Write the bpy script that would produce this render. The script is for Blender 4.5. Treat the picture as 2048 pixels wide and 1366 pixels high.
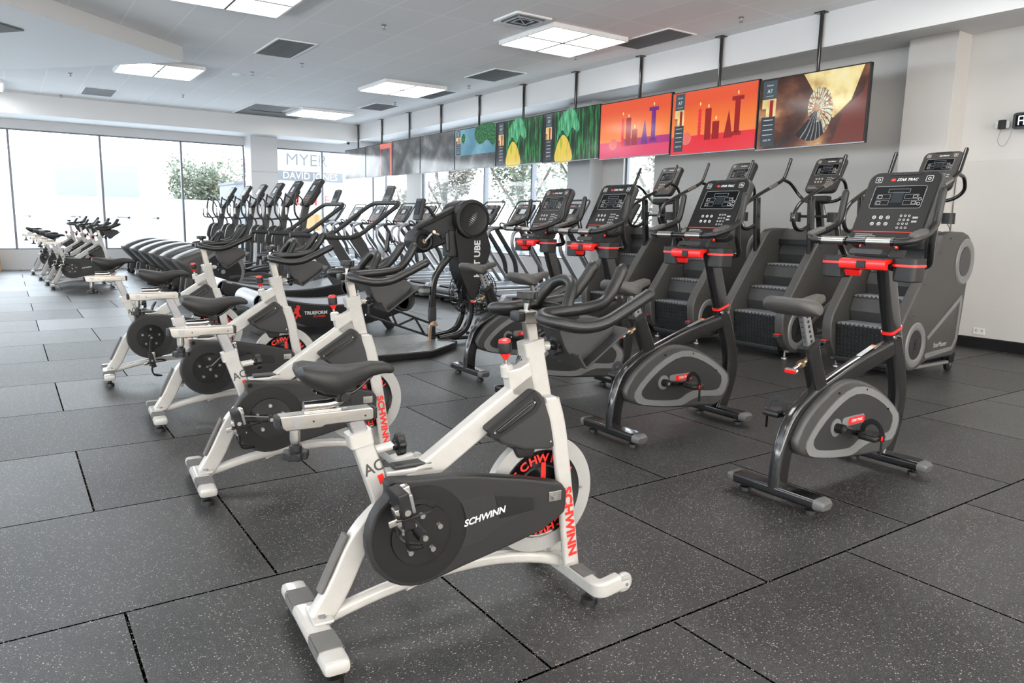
import bpy, bmesh, math, random
from mathutils import Vector as V, Matrix as Mx, noise
random.seed(7)
PI = math.pi
for o in list(bpy.data.objects): bpy.data.objects.remove(o, do_unlink=True)
SC = bpy.context.scene
COL = SC.collection

# ------------------------------------------------------------- camera
def cam_axes(p, r, y):
    cy, sy, cp, sp = math.cos(y), math.sin(y), math.cos(p), math.sin(p)
    f = V((sy*cp, cy*cp, -sp)); rt = V((cy, -sy, 0)); up = rt.cross(f)
    return math.cos(r)*rt + math.sin(r)*up, -math.sin(r)*rt + math.cos(r)*up, f
R_, U_, F_ = cam_axes(.1603, .0212, .6002)
cd = bpy.data.cameras.new('camera'); cam = bpy.data.objects.new('camera', cd); COL.objects.link(cam)
cd.sensor_width = 36; cd.lens = 1476.4/2048*36; cd.clip_end = 400; cd.clip_start = .05
m = Mx.Identity(4)
for i in range(3): m[i][0], m[i][1], m[i][2] = R_[i], U_[i], -F_[i]
m[0][3], m[1][3], m[2][3] = -1.236, -1.5628, 1.2927
cam.matrix_world = m
SC.camera = cam

# ------------------------------------------------------------- world, exposure
w = bpy.data.worlds.new('World'); SC.world = w; w.use_nodes = True
nt = w.node_tree; bgn = nt.nodes['Background']
tc = nt.nodes.new('ShaderNodeTexCoord'); sp_ = nt.nodes.new('ShaderNodeSeparateXYZ'); rp = nt.nodes.new('ShaderNodeValToRGB')
nt.links.new(tc.outputs['Generated'], sp_.inputs[0]); nt.links.new(sp_.outputs['Z'], rp.inputs[0]); nt.links.new(rp.outputs[0], bgn.inputs[0])
rp.color_ramp.elements[0].position = 0.0; rp.color_ramp.elements[0].color = (.93, .96, 1, 1)
rp.color_ramp.elements[1].position = .6; rp.color_ramp.elements[1].color = (.78, .88, 1, 1)
SKY = 5.0
bgn.inputs[1].default_value = SKY
SC.view_settings.view_transform = 'Standard'; SC.view_settings.look = 'None'
SC.view_settings.exposure = 0.68; SC.view_settings.gamma = 1; SC.view_settings.use_curve_mapping = False
def area(name, loc, rot, sx, sy, watts, col=(1, .98, .95)):
    l = bpy.data.lights.new(name, 'AREA'); l.shape = 'RECTANGLE'; l.size = sx; l.size_y = sy; l.energy = watts; l.color = col
    o = bpy.data.objects.new(name, l); COL.objects.link(o); o.location = loc; o.rotation_euler = rot; return o
# added fill lamps, behind the camera and along the left, brightening the ceiling
area('fill_lamp_back', (-.6, -7.9, 1.9), (PI/2+.95, 0, 0), 15, 2.8, 1500, (1, .955, .89))
area('fill_lamp_left', (-8.9, 5.0, 1.9), (PI/2+.95, 0, -PI/2), 22, 2.8, 1700, (.86, .94, 1))
LAMP = 7.0     # strength of the ceiling panels

# ------------------------------------------------------------- materials
MATS = {}
def pm(name, col, rough=.5, metal=0, coat=0, var=.04, vs=30, bump=0, bs=200, spec=.5, emit=None, es=0, alpha=None, trans=0):
    m = bpy.data.materials.new(name); m.use_nodes = True; n = m.node_tree; b = n.nodes['Principled BSDF']
    b.inputs['Base Color'].default_value = (*col, 1); b.inputs['Roughness'].default_value = rough
    b.inputs['Metallic'].default_value = metal; b.inputs['Coat Weight'].default_value = coat; b.inputs['Coat Roughness'].default_value = .06
    b.inputs['Specular IOR Level'].default_value = spec
    if trans: b.inputs['Transmission Weight'].default_value = trans
    tcn = n.nodes.new('ShaderNodeTexCoord')
    if var:
        nz = n.nodes.new('ShaderNodeTexNoise'); nz.inputs['Scale'].default_value = vs; nz.inputs['Detail'].default_value = 3
        n.links.new(tcn.outputs['Object'], nz.inputs['Vector'])
        mr = n.nodes.new('ShaderNodeMapRange'); mr.inputs[3].default_value = 1-var*2; mr.inputs[4].default_value = 1+var*2
        n.links.new(nz.outputs[0], mr.inputs[0])
        mx = n.nodes.new('ShaderNodeVectorMath'); mx.operation = 'SCALE'; mx.inputs[0].default_value = col
        n.links.new(mr.outputs[0], mx.inputs['Scale']); n.links.new(mx.outputs[0], b.inputs['Base Color'])
    if bump:
        nb = n.nodes.new('ShaderNodeTexNoise'); nb.inputs['Scale'].default_value = bs; nb.inputs['Detail'].default_value = 2
        n.links.new(tcn.outputs['Object'], nb.inputs['Vector'])
        bp = n.nodes.new('ShaderNodeBump'); bp.inputs['Strength'].default_value = bump; bp.inputs['Distance'].default_value = .002
        n.links.new(nb.outputs[0], bp.inputs['Height']); n.links.new(bp.outputs[0], b.inputs['Normal'])
    if emit:
        b.inputs['Emission Color'].default_value = (*emit, 1); b.inputs['Emission Strength'].default_value = es
    MATS[name] = m; return m
pm('white_frame', (.41, .395, .37), .30, 0, .5)
pm('black_satin', (.007, .007, .0075), .44, spec=.4, var=.1, bump=.15, bs=400)
pm('black_gloss', (.006, .006, .0065), .18, coat=.5)
pm('black_rubber', (.007, .007, .007), .38, spec=.5, bump=.25, bs=300)
pm('saddle_vinyl', (.0125, .012, .0115), .52, bump=.3, bs=500)
pm('saddle_grey', (.062, .059, .055), .55, bump=.2, bs=300)
pm('guard_plastic', (.016, .0155, .0155), .50, spec=.4, bump=.3, bs=600)
pm('carbon_panel', (.010, .010, .0105), .4, bump=.5, bs=900)
pm('dark_grey', (.025, .025, .0255), .47, spec=.4, bump=.12, bs=300)
pm('mid_grey', (.046, .0455, .045), .44, bump=.1, bs=300)
pm('machine_grey', (.052, .0495, .046), .42, bump=.1, bs=400)
pm('silver_plastic', (.165, .165, .165), .36)
pm('cap_grey', (.10, .10, .10), .4)
pm('light_grey', (.30, .30, .31), .45)
pm('pad_grey', (.11, .105, .10), .85, bump=.6, bs=700)
pm('flywheel_metal', (.36, .355, .34), .42, .3)
pm('chrome', (.62, .60, .57), .17, 1, var=.02)
pm('brushed', (.36, .345, .32), .33, 1)
pm('brass', (.62, .45, .30), .3, 1)
pm('steel_grey', (.30, .30, .31), .38, .8)
pm('red', (.75, .012, .010), .35, coat=.3)
pm('red_text', (.72, .02, .012), .5)
pm('white_text', (.62, .62, .62), .5)
pm('grey_text', (.33, .33, .34), .5)
pm('dark_text', (.05, .05, .05), .5)
pm('screen', (.004, .0045, .005), .35, var=0, spec=.06)
pm('lcd', (.020, .025, .031), .35, var=.05, spec=.06)
pm('screen_lit', (.05, .06, .07), .2, emit=(.55, .62, .66), es=.45)
pm('console_face', (.010, .0097, .0095), .42, spec=.2, var=.03)
pm('console_face_grey', (.040, .037, .033), .42, spec=.25, var=.03)
pm('belt', (.016, .016, .018), .55)
pm('deck_grey', (.15, .16, .175), .42, coat=.2)
pm('deck_light', (.36, .38, .41), .35, .3)
pm('clear_wheel', (.5, .5, .48), .12, trans=.35)
pm('diamond_plate', (.17, .17, .165), .30, .6, bump=.9, bs=90)
pm('wall_paint', (.58, .56, .535), .6, var=.015, vs=3, bump=.05, bs=120)
pm('wall_white', (.56, .56, .565), .5, var=.015, vs=3)
pm('soffit_paint', (.62, .62, .62), .45, var=.01, vs=2)
pm('skirting_black', (.010, .010, .011), .35)
pm('mullion', (.15, .16, .18), .4, .3)
pm('vent_grey', (.115, .118, .12), .6, bump=.4, bs=150)
pm('lamp_frame', (.75, .75, .75), .4)
pm('lamp_panel', (1, 1, 1), .5, var=0, emit=(1, .985, .96), es=LAMP)
pm('plastic_white', (.72, .71, .68), .4)
pm('bronze', (.02, .02, .02), .3)
pm('outside_white', (.42, .43, .44), .8, var=.03, vs=.5)
pm('outside_grey', (.19, .20, .215), .8, var=.05, vs=.5)
pm('outside_ground', (.6, .6, .6), .9, var=.08, vs=.3)
pm('outside_metal', (.10, .11, .12), .6)
pm('outside_sign', (.09, .095, .10), .7)
pm('outside_letter', (.30, .30, .31), .7)
pm('outside_orange', (.26, .12, .03), .7)
pm('leaf', (.11, .13, .085), .7, var=.25, vs=2)
pm('leaf_dry', (.17, .155, .12), .7, var=.25, vs=2)
pm('bark', (.10, .085, .07), .9, var=.2, vs=6)
pm('wood_board', (.42, .27, .14), .6, var=.3, vs=60)
pm('orange_text', (.8, .16, .03), .5)

def glass_mat():
    m = bpy.data.materials.new('window_glass'); m.use_nodes = True; n = m.node_tree
    for x in list(n.nodes): n.nodes.remove(x)
    o = n.nodes.new('ShaderNodeOutputMaterial'); t = n.nodes.new('ShaderNodeBsdfTransparent'); g = n.nodes.new('ShaderNodeBsdfGlossy')
    t.inputs[0].default_value = (.96, .98, .98, 1); g.inputs['Roughness'].default_value = .02
    f = n.nodes.new('ShaderNodeFresnel'); f.inputs[0].default_value = 1.35; ge = n.nodes.new('ShaderNodeNewGeometry'); mi_ = n.nodes.new('ShaderNodeMix'); mi_.data_type = 'FLOAT'; mi_.inputs[2].default_value = 1.35; mi_.inputs[3].default_value = 1/1.35; n.links.new(ge.outputs['Backfacing'], mi_.inputs[0]); n.links.new(mi_.outputs[0], f.inputs[0]); x = n.nodes.new('ShaderNodeMixShader')
    n.links.new(f.outputs[0], x.inputs[0]); n.links.new(t.outputs[0], x.inputs[1]); n.links.new(g.outputs[0], x.inputs[2]); n.links.new(x.outputs[0], o.inputs[0])
    MATS['window_glass'] = m
glass_mat()
def floor_mat():
    m = bpy.data.materials.new('rubber_floor_tiles'); m.use_nodes = True; n = m.node_tree; L = n.links; b = n.nodes['Principled BSDF']
    tcn = n.nodes.new('ShaderNodeTexCoord'); mp = n.nodes.new('ShaderNodeMapping'); mp.inputs['Location'].default_value = (40, 41, 0)
    L.new(tcn.outputs['Object'], mp.inputs[0])
    br = n.nodes.new('ShaderNodeTexBrick'); br.offset = .5; br.offset_frequency = 2
    for k, v in (('Scale', 1), ('Mortar Size', .0048), ('Mortar Smooth', .15), ('Bias', 0), ('Brick Width', 1), ('Row Height', 1)): br.inputs[k].default_value = v
    br.inputs['Color1'].default_value = (.80, .80, .80, 1); br.inputs['Color2'].default_value = (1.12, 1.12, 1.12, 1); br.inputs['Mortar'].default_value = (.03, .03, .03, 1)
    L.new(mp.outputs[0], br.inputs['Vector'])
    # speckle: small voronoi cells kept at random
    def speck(scale, thr, keep):
        vo = n.nodes.new('ShaderNodeTexVoronoi'); vo.inputs['Scale'].default_value = scale; L.new(mp.outputs[0], vo.inputs['Vector'])
        a = n.nodes.new('ShaderNodeMath'); a.operation = 'LESS_THAN'; a.inputs[1].default_value = thr; L.new(vo.outputs['Distance'], a.inputs[0])
        s = n.nodes.new('ShaderNodeSeparateColor'); L.new(vo.outputs['Color'], s.inputs[0])
        c = n.nodes.new('ShaderNodeMath'); c.operation = 'LESS_THAN'; c.inputs[1].default_value = keep; L.new(s.outputs[0], c.inputs[0])
        d = n.nodes.new('ShaderNodeMath'); d.operation = 'MULTIPLY'; L.new(a.outputs[0], d.inputs[0]); L.new(c.outputs[0], d.inputs[1]); return d, s
    s1, c1 = speck(170, .38, .10); s2, c2 = speck(340, .42, .16)
    ad = n.nodes.new('ShaderNodeMath'); ad.operation = 'MAXIMUM'; ad.use_clamp = True; L.new(s1.outputs[0], ad.inputs[0])
    h = n.nodes.new('ShaderNodeMath'); h.operation = 'MULTIPLY'; h.inputs[1].default_value = .45; L.new(s2.outputs[0], h.inputs[0]); L.new(h.outputs[0], ad.inputs[1])
    nz = n.nodes.new('ShaderNodeTexNoise'); nz.inputs['Scale'].default_value = 1.3; nz.inputs['Detail'].default_value = 4; L.new(mp.outputs[0], nz.inputs['Vector'])
    mr = n.nodes.new('ShaderNodeMapRange'); mr.inputs[1].default_value = .3; mr.inputs[2].default_value = .7; mr.inputs[3].default_value = .6; mr.inputs[4].default_value = 1.4; L.new(nz.outputs[0], mr.inputs[0])
    gr = n.nodes.new('ShaderNodeTexNoise'); gr.inputs['Scale'].default_value = 260; gr.inputs['Detail'].default_value = 2; L.new(mp.outputs[0], gr.inputs['Vector'])
    mg = n.nodes.new('ShaderNodeMapRange'); mg.inputs[1].default_value = .3; mg.inputs[2].default_value = .7; mg.inputs[3].default_value = .6; mg.inputs[4].default_value = 1.4; L.new(gr.outputs[0], mg.inputs[0])
    m1 = n.nodes.new('ShaderNodeMath'); m1.operation = 'MULTIPLY'; L.new(mr.outputs[0], m1.inputs[0]); L.new(mg.outputs[0], m1.inputs[1])
    base = n.nodes.new('ShaderNodeVectorMath'); base.operation = 'SCALE'; base.inputs[0].default_value = (.0215, .0215, .0228); L.new(m1.outputs[0], base.inputs['Scale'])
    bm_ = n.nodes.new('ShaderNodeVectorMath'); bm_.operation = 'MULTIPLY'; L.new(base.outputs[0], bm_.inputs[0]); L.new(br.outputs['Color'], bm_.inputs[1])
    mx = n.nodes.new('ShaderNodeMix'); mx.data_type = 'RGBA'; L.new(ad.outputs[0], mx.inputs[0]); L.new(bm_.outputs[0], mx.inputs[6]); mx.inputs[7].default_value = (.36, .33, .28, 1)
    L.new(mx.outputs[2], b.inputs['Base Color'])
    sl = n.nodes.new('ShaderNodeMapRange'); sl.inputs[3].default_value = .62; sl.inputs[4].default_value = .0; L.new(br.outputs['Fac'], sl.inputs[0]); L.new(sl.outputs[0], b.inputs['Specular IOR Level'])
    rs = n.nodes.new('ShaderNodeSeparateColor'); L.new(br.outputs['Color'], rs.inputs[0]); rm = n.nodes.new('ShaderNodeMapRange'); rm.inputs[1].default_value = .8; rm.inputs[2].default_value = 1.12; rm.inputs[3].default_value = .42; rm.inputs[4].default_value = .32; L.new(rs.outputs[0], rm.inputs[0]); L.new(rm.outputs[0], b.inputs['Roughness'])
    bp = n.nodes.new('ShaderNodeBump'); bp.inputs['Strength'].default_value = .35; bp.inputs['Distance'].default_value = .003; L.new(mg.outputs[0], bp.inputs['Height'])
    L.new(bp.outputs[0], b.inputs['Normal']); MATS['floor'] = m
floor_mat()
def ceiling_mat():
    m = bpy.data.materials.new('ceiling_tiles'); m.use_nodes = True; n = m.node_tree; L = n.links; b = n.nodes['Principled BSDF']
    tcn = n.nodes.new('ShaderNodeTexCoord'); mp = n.nodes.new('ShaderNodeMapping'); mp.inputs['Location'].default_value = (24-.155, 24-.45, 0); L.new(tcn.outputs['Object'], mp.inputs[0])
    br = n.nodes.new('ShaderNodeTexBrick'); br.offset = 0
    for k, v in (('Scale', 1), ('Mortar Size', .010), ('Mortar Smooth', .3), ('Bias', 0), ('Brick Width', .6), ('Row Height', 1.2)): br.inputs[k].default_value = v
    br.inputs['Color1'].default_value = (.84, .845, .85, 1); br.inputs['Color2'].default_value = (.885, .885, .89, 1); br.inputs['Mortar'].default_value = (.98, .98, .98, 1)
    L.new(mp.outputs[0], br.inputs['Vector']); L.new(br.outputs['Color'], b.inputs['Base Color']); b.inputs['Roughness'].default_value = .7
    MATS['ceiling'] = m
ceiling_mat()
def emis_tex(name, stops, scale=(1, 1, 1), kind='grad', ns=4, strength=.58, rot=0):
    m = bpy.data.materials.new(name); m.use_nodes = True; n = m.node_tree; L = n.links; b = n.nodes['Principled BSDF']
    b.inputs['Base Color'].default_value = (.01, .01, .01, 1); b.inputs['Roughness'].default_value = .12; b.inputs['Specular IOR Level'].default_value = .5
    tcn = n.nodes.new('ShaderNodeTexCoord'); mp = n.nodes.new('ShaderNodeMapping'); mp.inputs['Scale'].default_value = scale; mp.inputs['Rotation'].default_value = (rot, 0, 0)
    if kind == 'grad': mp.inputs['Location'].default_value = (0, 0, .5)
    L.new(tcn.outputs['Object'], mp.inputs[0])
    r = n.nodes.new('ShaderNodeValToRGB'); e = r.color_ramp.elements
    if kind == 'grad':
        s = n.nodes.new('ShaderNodeSeparateXYZ'); L.new(mp.outputs[0], s.inputs[0]); L.new(s.outputs['Z'], r.inputs[0])
    else:
        z = n.nodes.new('ShaderNodeTexNoise'); z.inputs['Scale'].default_value = ns; z.inputs['Detail'].default_value = 4; L.new(mp.outputs[0], z.inputs['Vector']); L.new(z.outputs[0], r.inputs[0])
    e[0].position, e[0].color = stops[0][0], (*stops[0][1], 1); e[1].position, e[1].color = stops[-1][0], (*stops[-1][1], 1)
    for p, c in stops[1:-1]: q = e.new(p); q.color = (*c, 1)
    L.new(r.outputs[0], b.inputs['Emission Color']); b.inputs['Emission Strength'].default_value = strength; MATS[name] = m
def em(name, col, s=.58):
    pm(name, (.01, .01, .01), .12, var=0, emit=col, es=s)
emis_tex('pic_brown', [(.30, (.012, .004, .003)), (.46, (.09, .028, .016)), (.58, (.26, .10, .05)), (.70, (.70, .40, .18))], (1, 1, 1.6), 'noise', 1.9, rot=.5)
emis_tex('pic_gold', [(.25, (.50, .30, .10)), (.5, (.95, .78, .35)), (.75, (1, .95, .6))], (1, 1, 1), 'noise', 5)
emis_tex('pic_shell', [(.30, (.03, .06, .06)), (.44, (.55, .25, .12)), (.52, (.85, .80, .50)), (.62, (.45, .62, .52)), (.7, (.95, .90, .62))], (1, 1, 1), 'noise', 22)
emis_tex('pic_orange', [(0, (1, .36, .09)), (.5, (.98, .22, .04)), (.8, (.85, .10, .03))], (1, 1, 1.2), 'grad')
emis_tex('pic_green', [(.36, (.004, .012, .006)), (.50, (.008, .05, .014)), (.58, (.015, .20, .04)), (.70, (.06, .42, .12))], (1, 7, 1), 'noise', 3)
emis_tex('pic_plume', [(.3, (.015, .14, .06)), (.5, (.06, .40, .18)), (.68, (.25, .62, .35))], (1, 6, 1), 'noise', 5)
emis_tex('pic_yellow', [(.3, (.35, .45, .04)), (.5, (.85, .66, .08)), (.7, (.95, .45, .12))], (1, 5, 1), 'noise', 5)
emis_tex('pic_glare', [(.3, (.03, .035, .04)), (.55, (.12, .13, .14)), (.7, (.25, .26, .28))], (1, 1, 1), 'noise', 3)  # mottled grey glow, window reflections painted into the screen picture
emis_tex('pic_blue', [(.3, (.05, .18, .28)), (.6, (.16, .38, .50)), (.75, (.35, .55, .62))], (1, 1, 1), 'noise', 2)
emis_tex('pic_leafy', [(.4, (.005, .03, .01)), (.5, (.02, .14, .04)), (.6, (.04, .28, .08))], (1, 1, 1), 'noise', 30)
for k, c in dict(pic_maroon=(.17, .03, .02), pic_red=(.36, .006, .008), pic_crimson=(.85, .03, .05), pic_pink=(.80, .06, .16), pic_magenta=(.45, .015, .22), pic_purple=(.16, .012, .22), pic_panel=(.035, .05, .065), pic_panel2=(.06, .09, .11), pic_white=(.75, .8, .82), pic_flame=(1, .75, .3), pic_dark=(.012, .012, .014), pic_coral=(.85, .20, .16), pic_white2=(.32, .34, .36)).items(): em(k, c)
em('led', (.75, .9, 1), 1.6)

# ------------------------------------------------------------- mesh helpers
def rr(w, h, r, n=3):
    P = []
    for cx, cy, a in ((w/2-r, h/2-r, 0), (-w/2+r, h/2-r, 90), (-w/2+r, -h/2+r, 180), (w/2-r, -h/2+r, 270)):
        for i in range(n+1):
            t = math.radians(a+90*i/n); P.append((cx+r*math.cos(t), cy+r*math.sin(t)))
    return P
def circ(r, n=16, cx=0, cy=0, sy=1, a0=0): return [(cx+r*math.cos(2*PI*i/n+a0), cy+sy*r*math.sin(2*PI*i/n+a0)) for i in range(n)]
def fil(pts, r=.05, n=4):
    pts = [V(p) for p in pts]; out = [pts[0]]
    for i in range(1, len(pts)-1):
        a, b, c = pts[i-1], pts[i], pts[i+1]
        ra = min(r, (a-b).length*.48); rc = min(r, (c-b).length*.48)
        p, q = b+(a-b).normalized()*ra, b+(c-b).normalized()*rc
        for k in range(n+1):
            t = k/n; out.append(p*(1-t)**2+b*2*t*(1-t)+q*t*t)
    out.append(pts[-1]); return out
def crv(pts, n=4, closed=False):
    pts = [V(p) for p in pts]; out = []; N = len(pts)
    rng = range(N if closed else N-1)
    for i in rng:
        g = (lambda k: pts[k % N]) if closed else (lambda k: pts[max(0, min(N-1, k))])
        p0, p1, p2, p3 = g(i-1), g(i), g(i+1), g(i+2)
        for k in range(n):
            t = k/n
            out.append(.5*((2*p1)+(p2-p0)*t+(2*p0-5*p1+4*p2-p3)*t*t+(3*p1-p0-3*p2+p3)*t**3))
    if not closed: out.append(pts[-1])
    return out
def crv2(pts, n=4): return [(p.x, p.y) for p in crv([(a, b, 0) for a, b in pts], n, True)]
def frame(o, x, y):
    x = V(x).normalized(); y = V(y); z = x.cross(y).normalized(); y = z.cross(x); m = Mx.Identity(4)
    for i in range(3): m[i][0], m[i][1], m[i][2], m[i][3] = x[i], y[i], z[i], o[i]
    return m
def axisM(o, d):
    d = V(d).normalized(); a = V((1, 0, 0)) if abs(d.x) < .9 else V((0, 1, 0)); x = a.cross(d).normalized()
    return frame(o, x, d.cross(x))
SIDE = Mx(((1, 0, 0, 0), (0, 0, -1, 0), (0, 1, 0, 0), (0, 0, 0, 1)))       # local x,y,z -> x, z, -y
TXT = {}
def text_mesh(s, shear=0, bold=0, al='CENTER'):
    k = (s, shear, bold, al)
    if k not in TXT:
        c = bpy.data.curves.new('t', 'FONT'); c.body = s; c.size = 1; c.shear = shear; c.offset = bold; c.align_x = al; c.align_y = 'CENTER'; c.extrude = .04; c.resolution_u = 3
        o = bpy.data.objects.new('t', c); COL.objects.link(o); bpy.context.view_layer.update()
        me = bpy.data.meshes.new_from_object(o.evaluated_get(bpy.context.evaluated_depsgraph_get())); bpy.data.objects.remove(o); TXT[k] = me
    return TXT[k]
class B:
    def __init__(s): s.bm = bmesh.new(); s.ms = []
    def mi(s, mat):
        if mat not in s.ms: s.ms.append(mat)
        return s.ms.index(mat)
    def put(s, t, mat, M=None, bev=0, seg=2):
        if bev: bmesh.ops.bevel(t, geom=[e for e in t.edges if len(e.link_faces) == 2 and e.calc_face_angle(0) > .5], offset=bev, segments=seg, profile=.5, affect='EDGES', clamp_overlap=True)
        if M is not None: bmesh.ops.transform(t, matrix=M, verts=t.verts)
        bmesh.ops.recalc_face_normals(t, faces=t.faces)
        i = s.mi(mat)
        for f in t.faces: f.material_index = i
        me = bpy.data.meshes.new('x'); t.to_mesh(me); t.free(); s.bm.from_mesh(me); bpy.data.meshes.remove(me); return s
    def box(s, c, d, mat, bev=0, M=None, seg=2):
        t = bmesh.new(); bmesh.ops.create_cube(t, size=1); bmesh.ops.transform(t, matrix=Mx.Translation(c) @ Mx.Diagonal((*d, 1)), verts=t.verts)
        return s.put(t, mat, M, bev, seg)
    def pr(s, poly, z0, z1, mat, M=None, bev=0, seg=2):
        t = bmesh.new(); a = [t.verts.new((x, y, z0)) for x, y in poly]; b = [t.verts.new((x, y, z1)) for x, y in poly]; n = len(poly)
        t.faces.new(a[::-1]); t.faces.new(b)
        for i in range(n): t.faces.new((a[i], a[(i+1) % n], b[(i+1) % n], b[i]))
        bmesh.ops.recalc_face_normals(t, faces=t.faces)
        return s.put(t, mat, M, bev, seg)
    def side(s, poly, y0, y1, mat, bev=0, seg=2): return s.pr(poly, -y1, -y0, mat, SIDE, bev, seg)
    def ring(s, outer, inner, z0, z1, mat, M=None, bev=0):
        t = bmesh.new(); n = len(outer); L = [[t.verts.new((x, y, z)) for x, y in p] for p, z in ((outer, z0), (outer, z1), (inner, z1), (inner, z0))]
        for k in range(4):
            for i in range(n): t.faces.new((L[k][i], L[k][(i+1) % n], L[(k+1) % 4][(i+1) % n], L[(k+1) % 4][i]))
        return s.put(t, mat, M, bev)
    def rrring(s, cx, cy, w, h, r, th, z0, z1, mat, M): 
        o = [(x+cx, y+cy) for x, y in rr(w, h, r)]; i = [(x+cx, y+cy) for x, y in rr(w-2*th, h-2*th, max(.0005, r-th))]
        return s.ring(o, i, z0, z1, mat, M)
    def lathe(s, prof, M, mat, n=24):
        t = bmesh.new(); R = []
        for r, h in prof:
            R.append([t.verts.new((0, 0, h))] if r < 1e-5 else [t.verts.new((r*math.cos(2*PI*i/n), r*math.sin(2*PI*i/n), h)) for i in range(n)])
        for a, b in zip(R, R[1:]):
            if len(a) == 1 and len(b) == 1: continue
            for i in range(n):
                j = (i+1) % n
                if len(a) == 1: t.faces.new((a[0], b[i], b[j]))
                elif len(b) == 1: t.faces.new((a[i], a[j], b[0]))
                else: t.faces.new((a[i], a[j], b[j], b[i]))
        for c in (R[0], R[-1]):
            if len(c) > 1: t.faces.new(c)
        return s.put(t, mat, M)
    def cyl(s, a, b, r, mat, n=20, bev=0):
        a, b = V(a), V(b); L = (b-a).length; e = min(bev, r*.6, L*.4)
        p = [(0, 0), (r-e, 0), (r, e), (r, L-e), (r-e, L), (0, L)] if e else [(0, 0), (r, 0), (r, L), (0, L)]
        return s.lathe(p, axisM(a, b-a), mat, n)
    def sweep(s, path, prof, mat, side=(0, 1, 0), scl=None, cap=True, closed=False):
        path = [V(p) for p in path]; N = len(path); t = bmesh.new(); R = []; sd = V(side)
        for i, p in enumerate(path):
            if closed: tg = (path[(i+1) % N]-path[i-1]).normalized()
            else: tg = (path[min(N-1, i+1)]-path[max(0, i-1)]).normalized()
            sd = (sd-tg*sd.dot(tg))
            sd = sd.normalized() if sd.length > 1e-4 else tg.orthogonal().normalized()
            nn = tg.cross(sd); k = scl[i] if scl else 1
            R.append([t.verts.new(p+sd*x*k+nn*y*k) for x, y in prof])
        n = len(prof)
        for i in range(N if closed else N-1):
            a, b = R[i], R[(i+1) % N]
            for j in range(n): t.faces.new((a[j], a[(j+1) % n], b[(j+1) % n], b[j]))
        if cap and not closed: t.faces.new(R[0][::-1]); t.faces.new(R[-1])
        return s.put(t, mat)
    def tube(s, path, r, mat, n=10, side=(0, 1, .01), closed=False, round_end=False):
        path = [V(p) for p in path]; scl = None
        if round_end and not closed:
            d = (path[-1]-path[-2]).normalized(); d0 = (path[0]-path[1]).normalized(); e = path[-1]; b = path[0]
            path = [b+d0*r*.95, b+d0*r*.7]+path+[e+d*r*.7, e+d*r*.95]; scl = [.3, .72]+[1]*(len(path)-4)+[.72, .3]
        return s.sweep(path, circ(r, n), mat, side, scl, closed=closed)
    def loft(s, rings, mat, M=None):
        t = bmesh.new(); R = [[t.verts.new(p) for p in r] for r in rings]; n = len(R[0])
        for a, b in zip(R, R[1:]):
            for j in range(n): t.faces.new((a[j], a[(j+1) % n], b[(j+1) % n], b[j]))
        t.faces.new(R[0][::-1]); t.faces.new(R[-1]); return s.put(t, mat, M)
    def text(s, txt, size, mat, o, x, y, shear=0, bold=0, al='CENTER', sx=1, depth=.04):
        me = text_mesh(txt, shear, bold, al); M = frame(o, x, y) @ Mx.Diagonal((size*sx, size, .02*depth/.04, 1)); i = s.mi(mat)
        t = bmesh.new(); t.from_mesh(me); return s.put(t, mat, M)
    def knob(s, c, d, r, h, mat, lobes=7):
        n = lobes*6; P = []
        for i in range(n):
            a = 2*PI*i/n; k = r*(1+.09*math.cos(lobes*a)); P.append((k*math.cos(a), k*math.sin(a)))
        return s.pr(P, 0, h, mat, axisM(c, d), bev=h*.12, seg=1)
def obj(name, b, parent=None, loc=None, label=None, flat=False):
    me = bpy.data.meshes.new(name); b.bm.to_mesh(me); b.bm.free()
    for mname in b.ms: me.materials.append(MATS[mname])
    if not flat:
        me.shade_smooth(); me.set_sharp_from_angle(angle=.66)
    o = bpy.data.objects.new(name, me); COL.objects.link(o)
    if not flat: wn = o.modifiers.new('wn', 'WEIGHTED_NORMAL'); wn.keep_sharp = True
    if parent: o.parent = parent
    if loc: o.location = loc
    if label: o['label'] = label
    return o
def thing(name, label, cat, loc=(0, 0, 0), rz=0, group=None):
    o = bpy.data.objects.new(name, None); COL.objects.link(o); o.empty_display_size = .1; o.location = loc; o.rotation_euler = (0, 0, rz)
    o['label'] = label; o['category'] = cat
    if group: o['group'] = group
    return o
def tag(o, label, cat, group=None):
    o['label'] = label; o['category'] = cat
    if group: o['group'] = group
    return o
def struct(name, b, parent=None):
    o = obj(name, b, parent, flat=True)
    if not parent: o['kind'] = 'structure'
    return o
def kids(o): return [c for c in bpy.data.objects if c.parent == o]
def copy_tree(o, parent=None):
    c = o.copy(); COL.objects.link(c); c.parent = parent
    for ch in kids(o): copy_tree(ch, c)
    return c
def place(proto, first, loc, rz, label, group):
    o = proto if first else copy_tree(proto)
    o.location = loc; o.rotation_euler = (0, 0, rz); o['label'] = label; o['group'] = group
    return o
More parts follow.
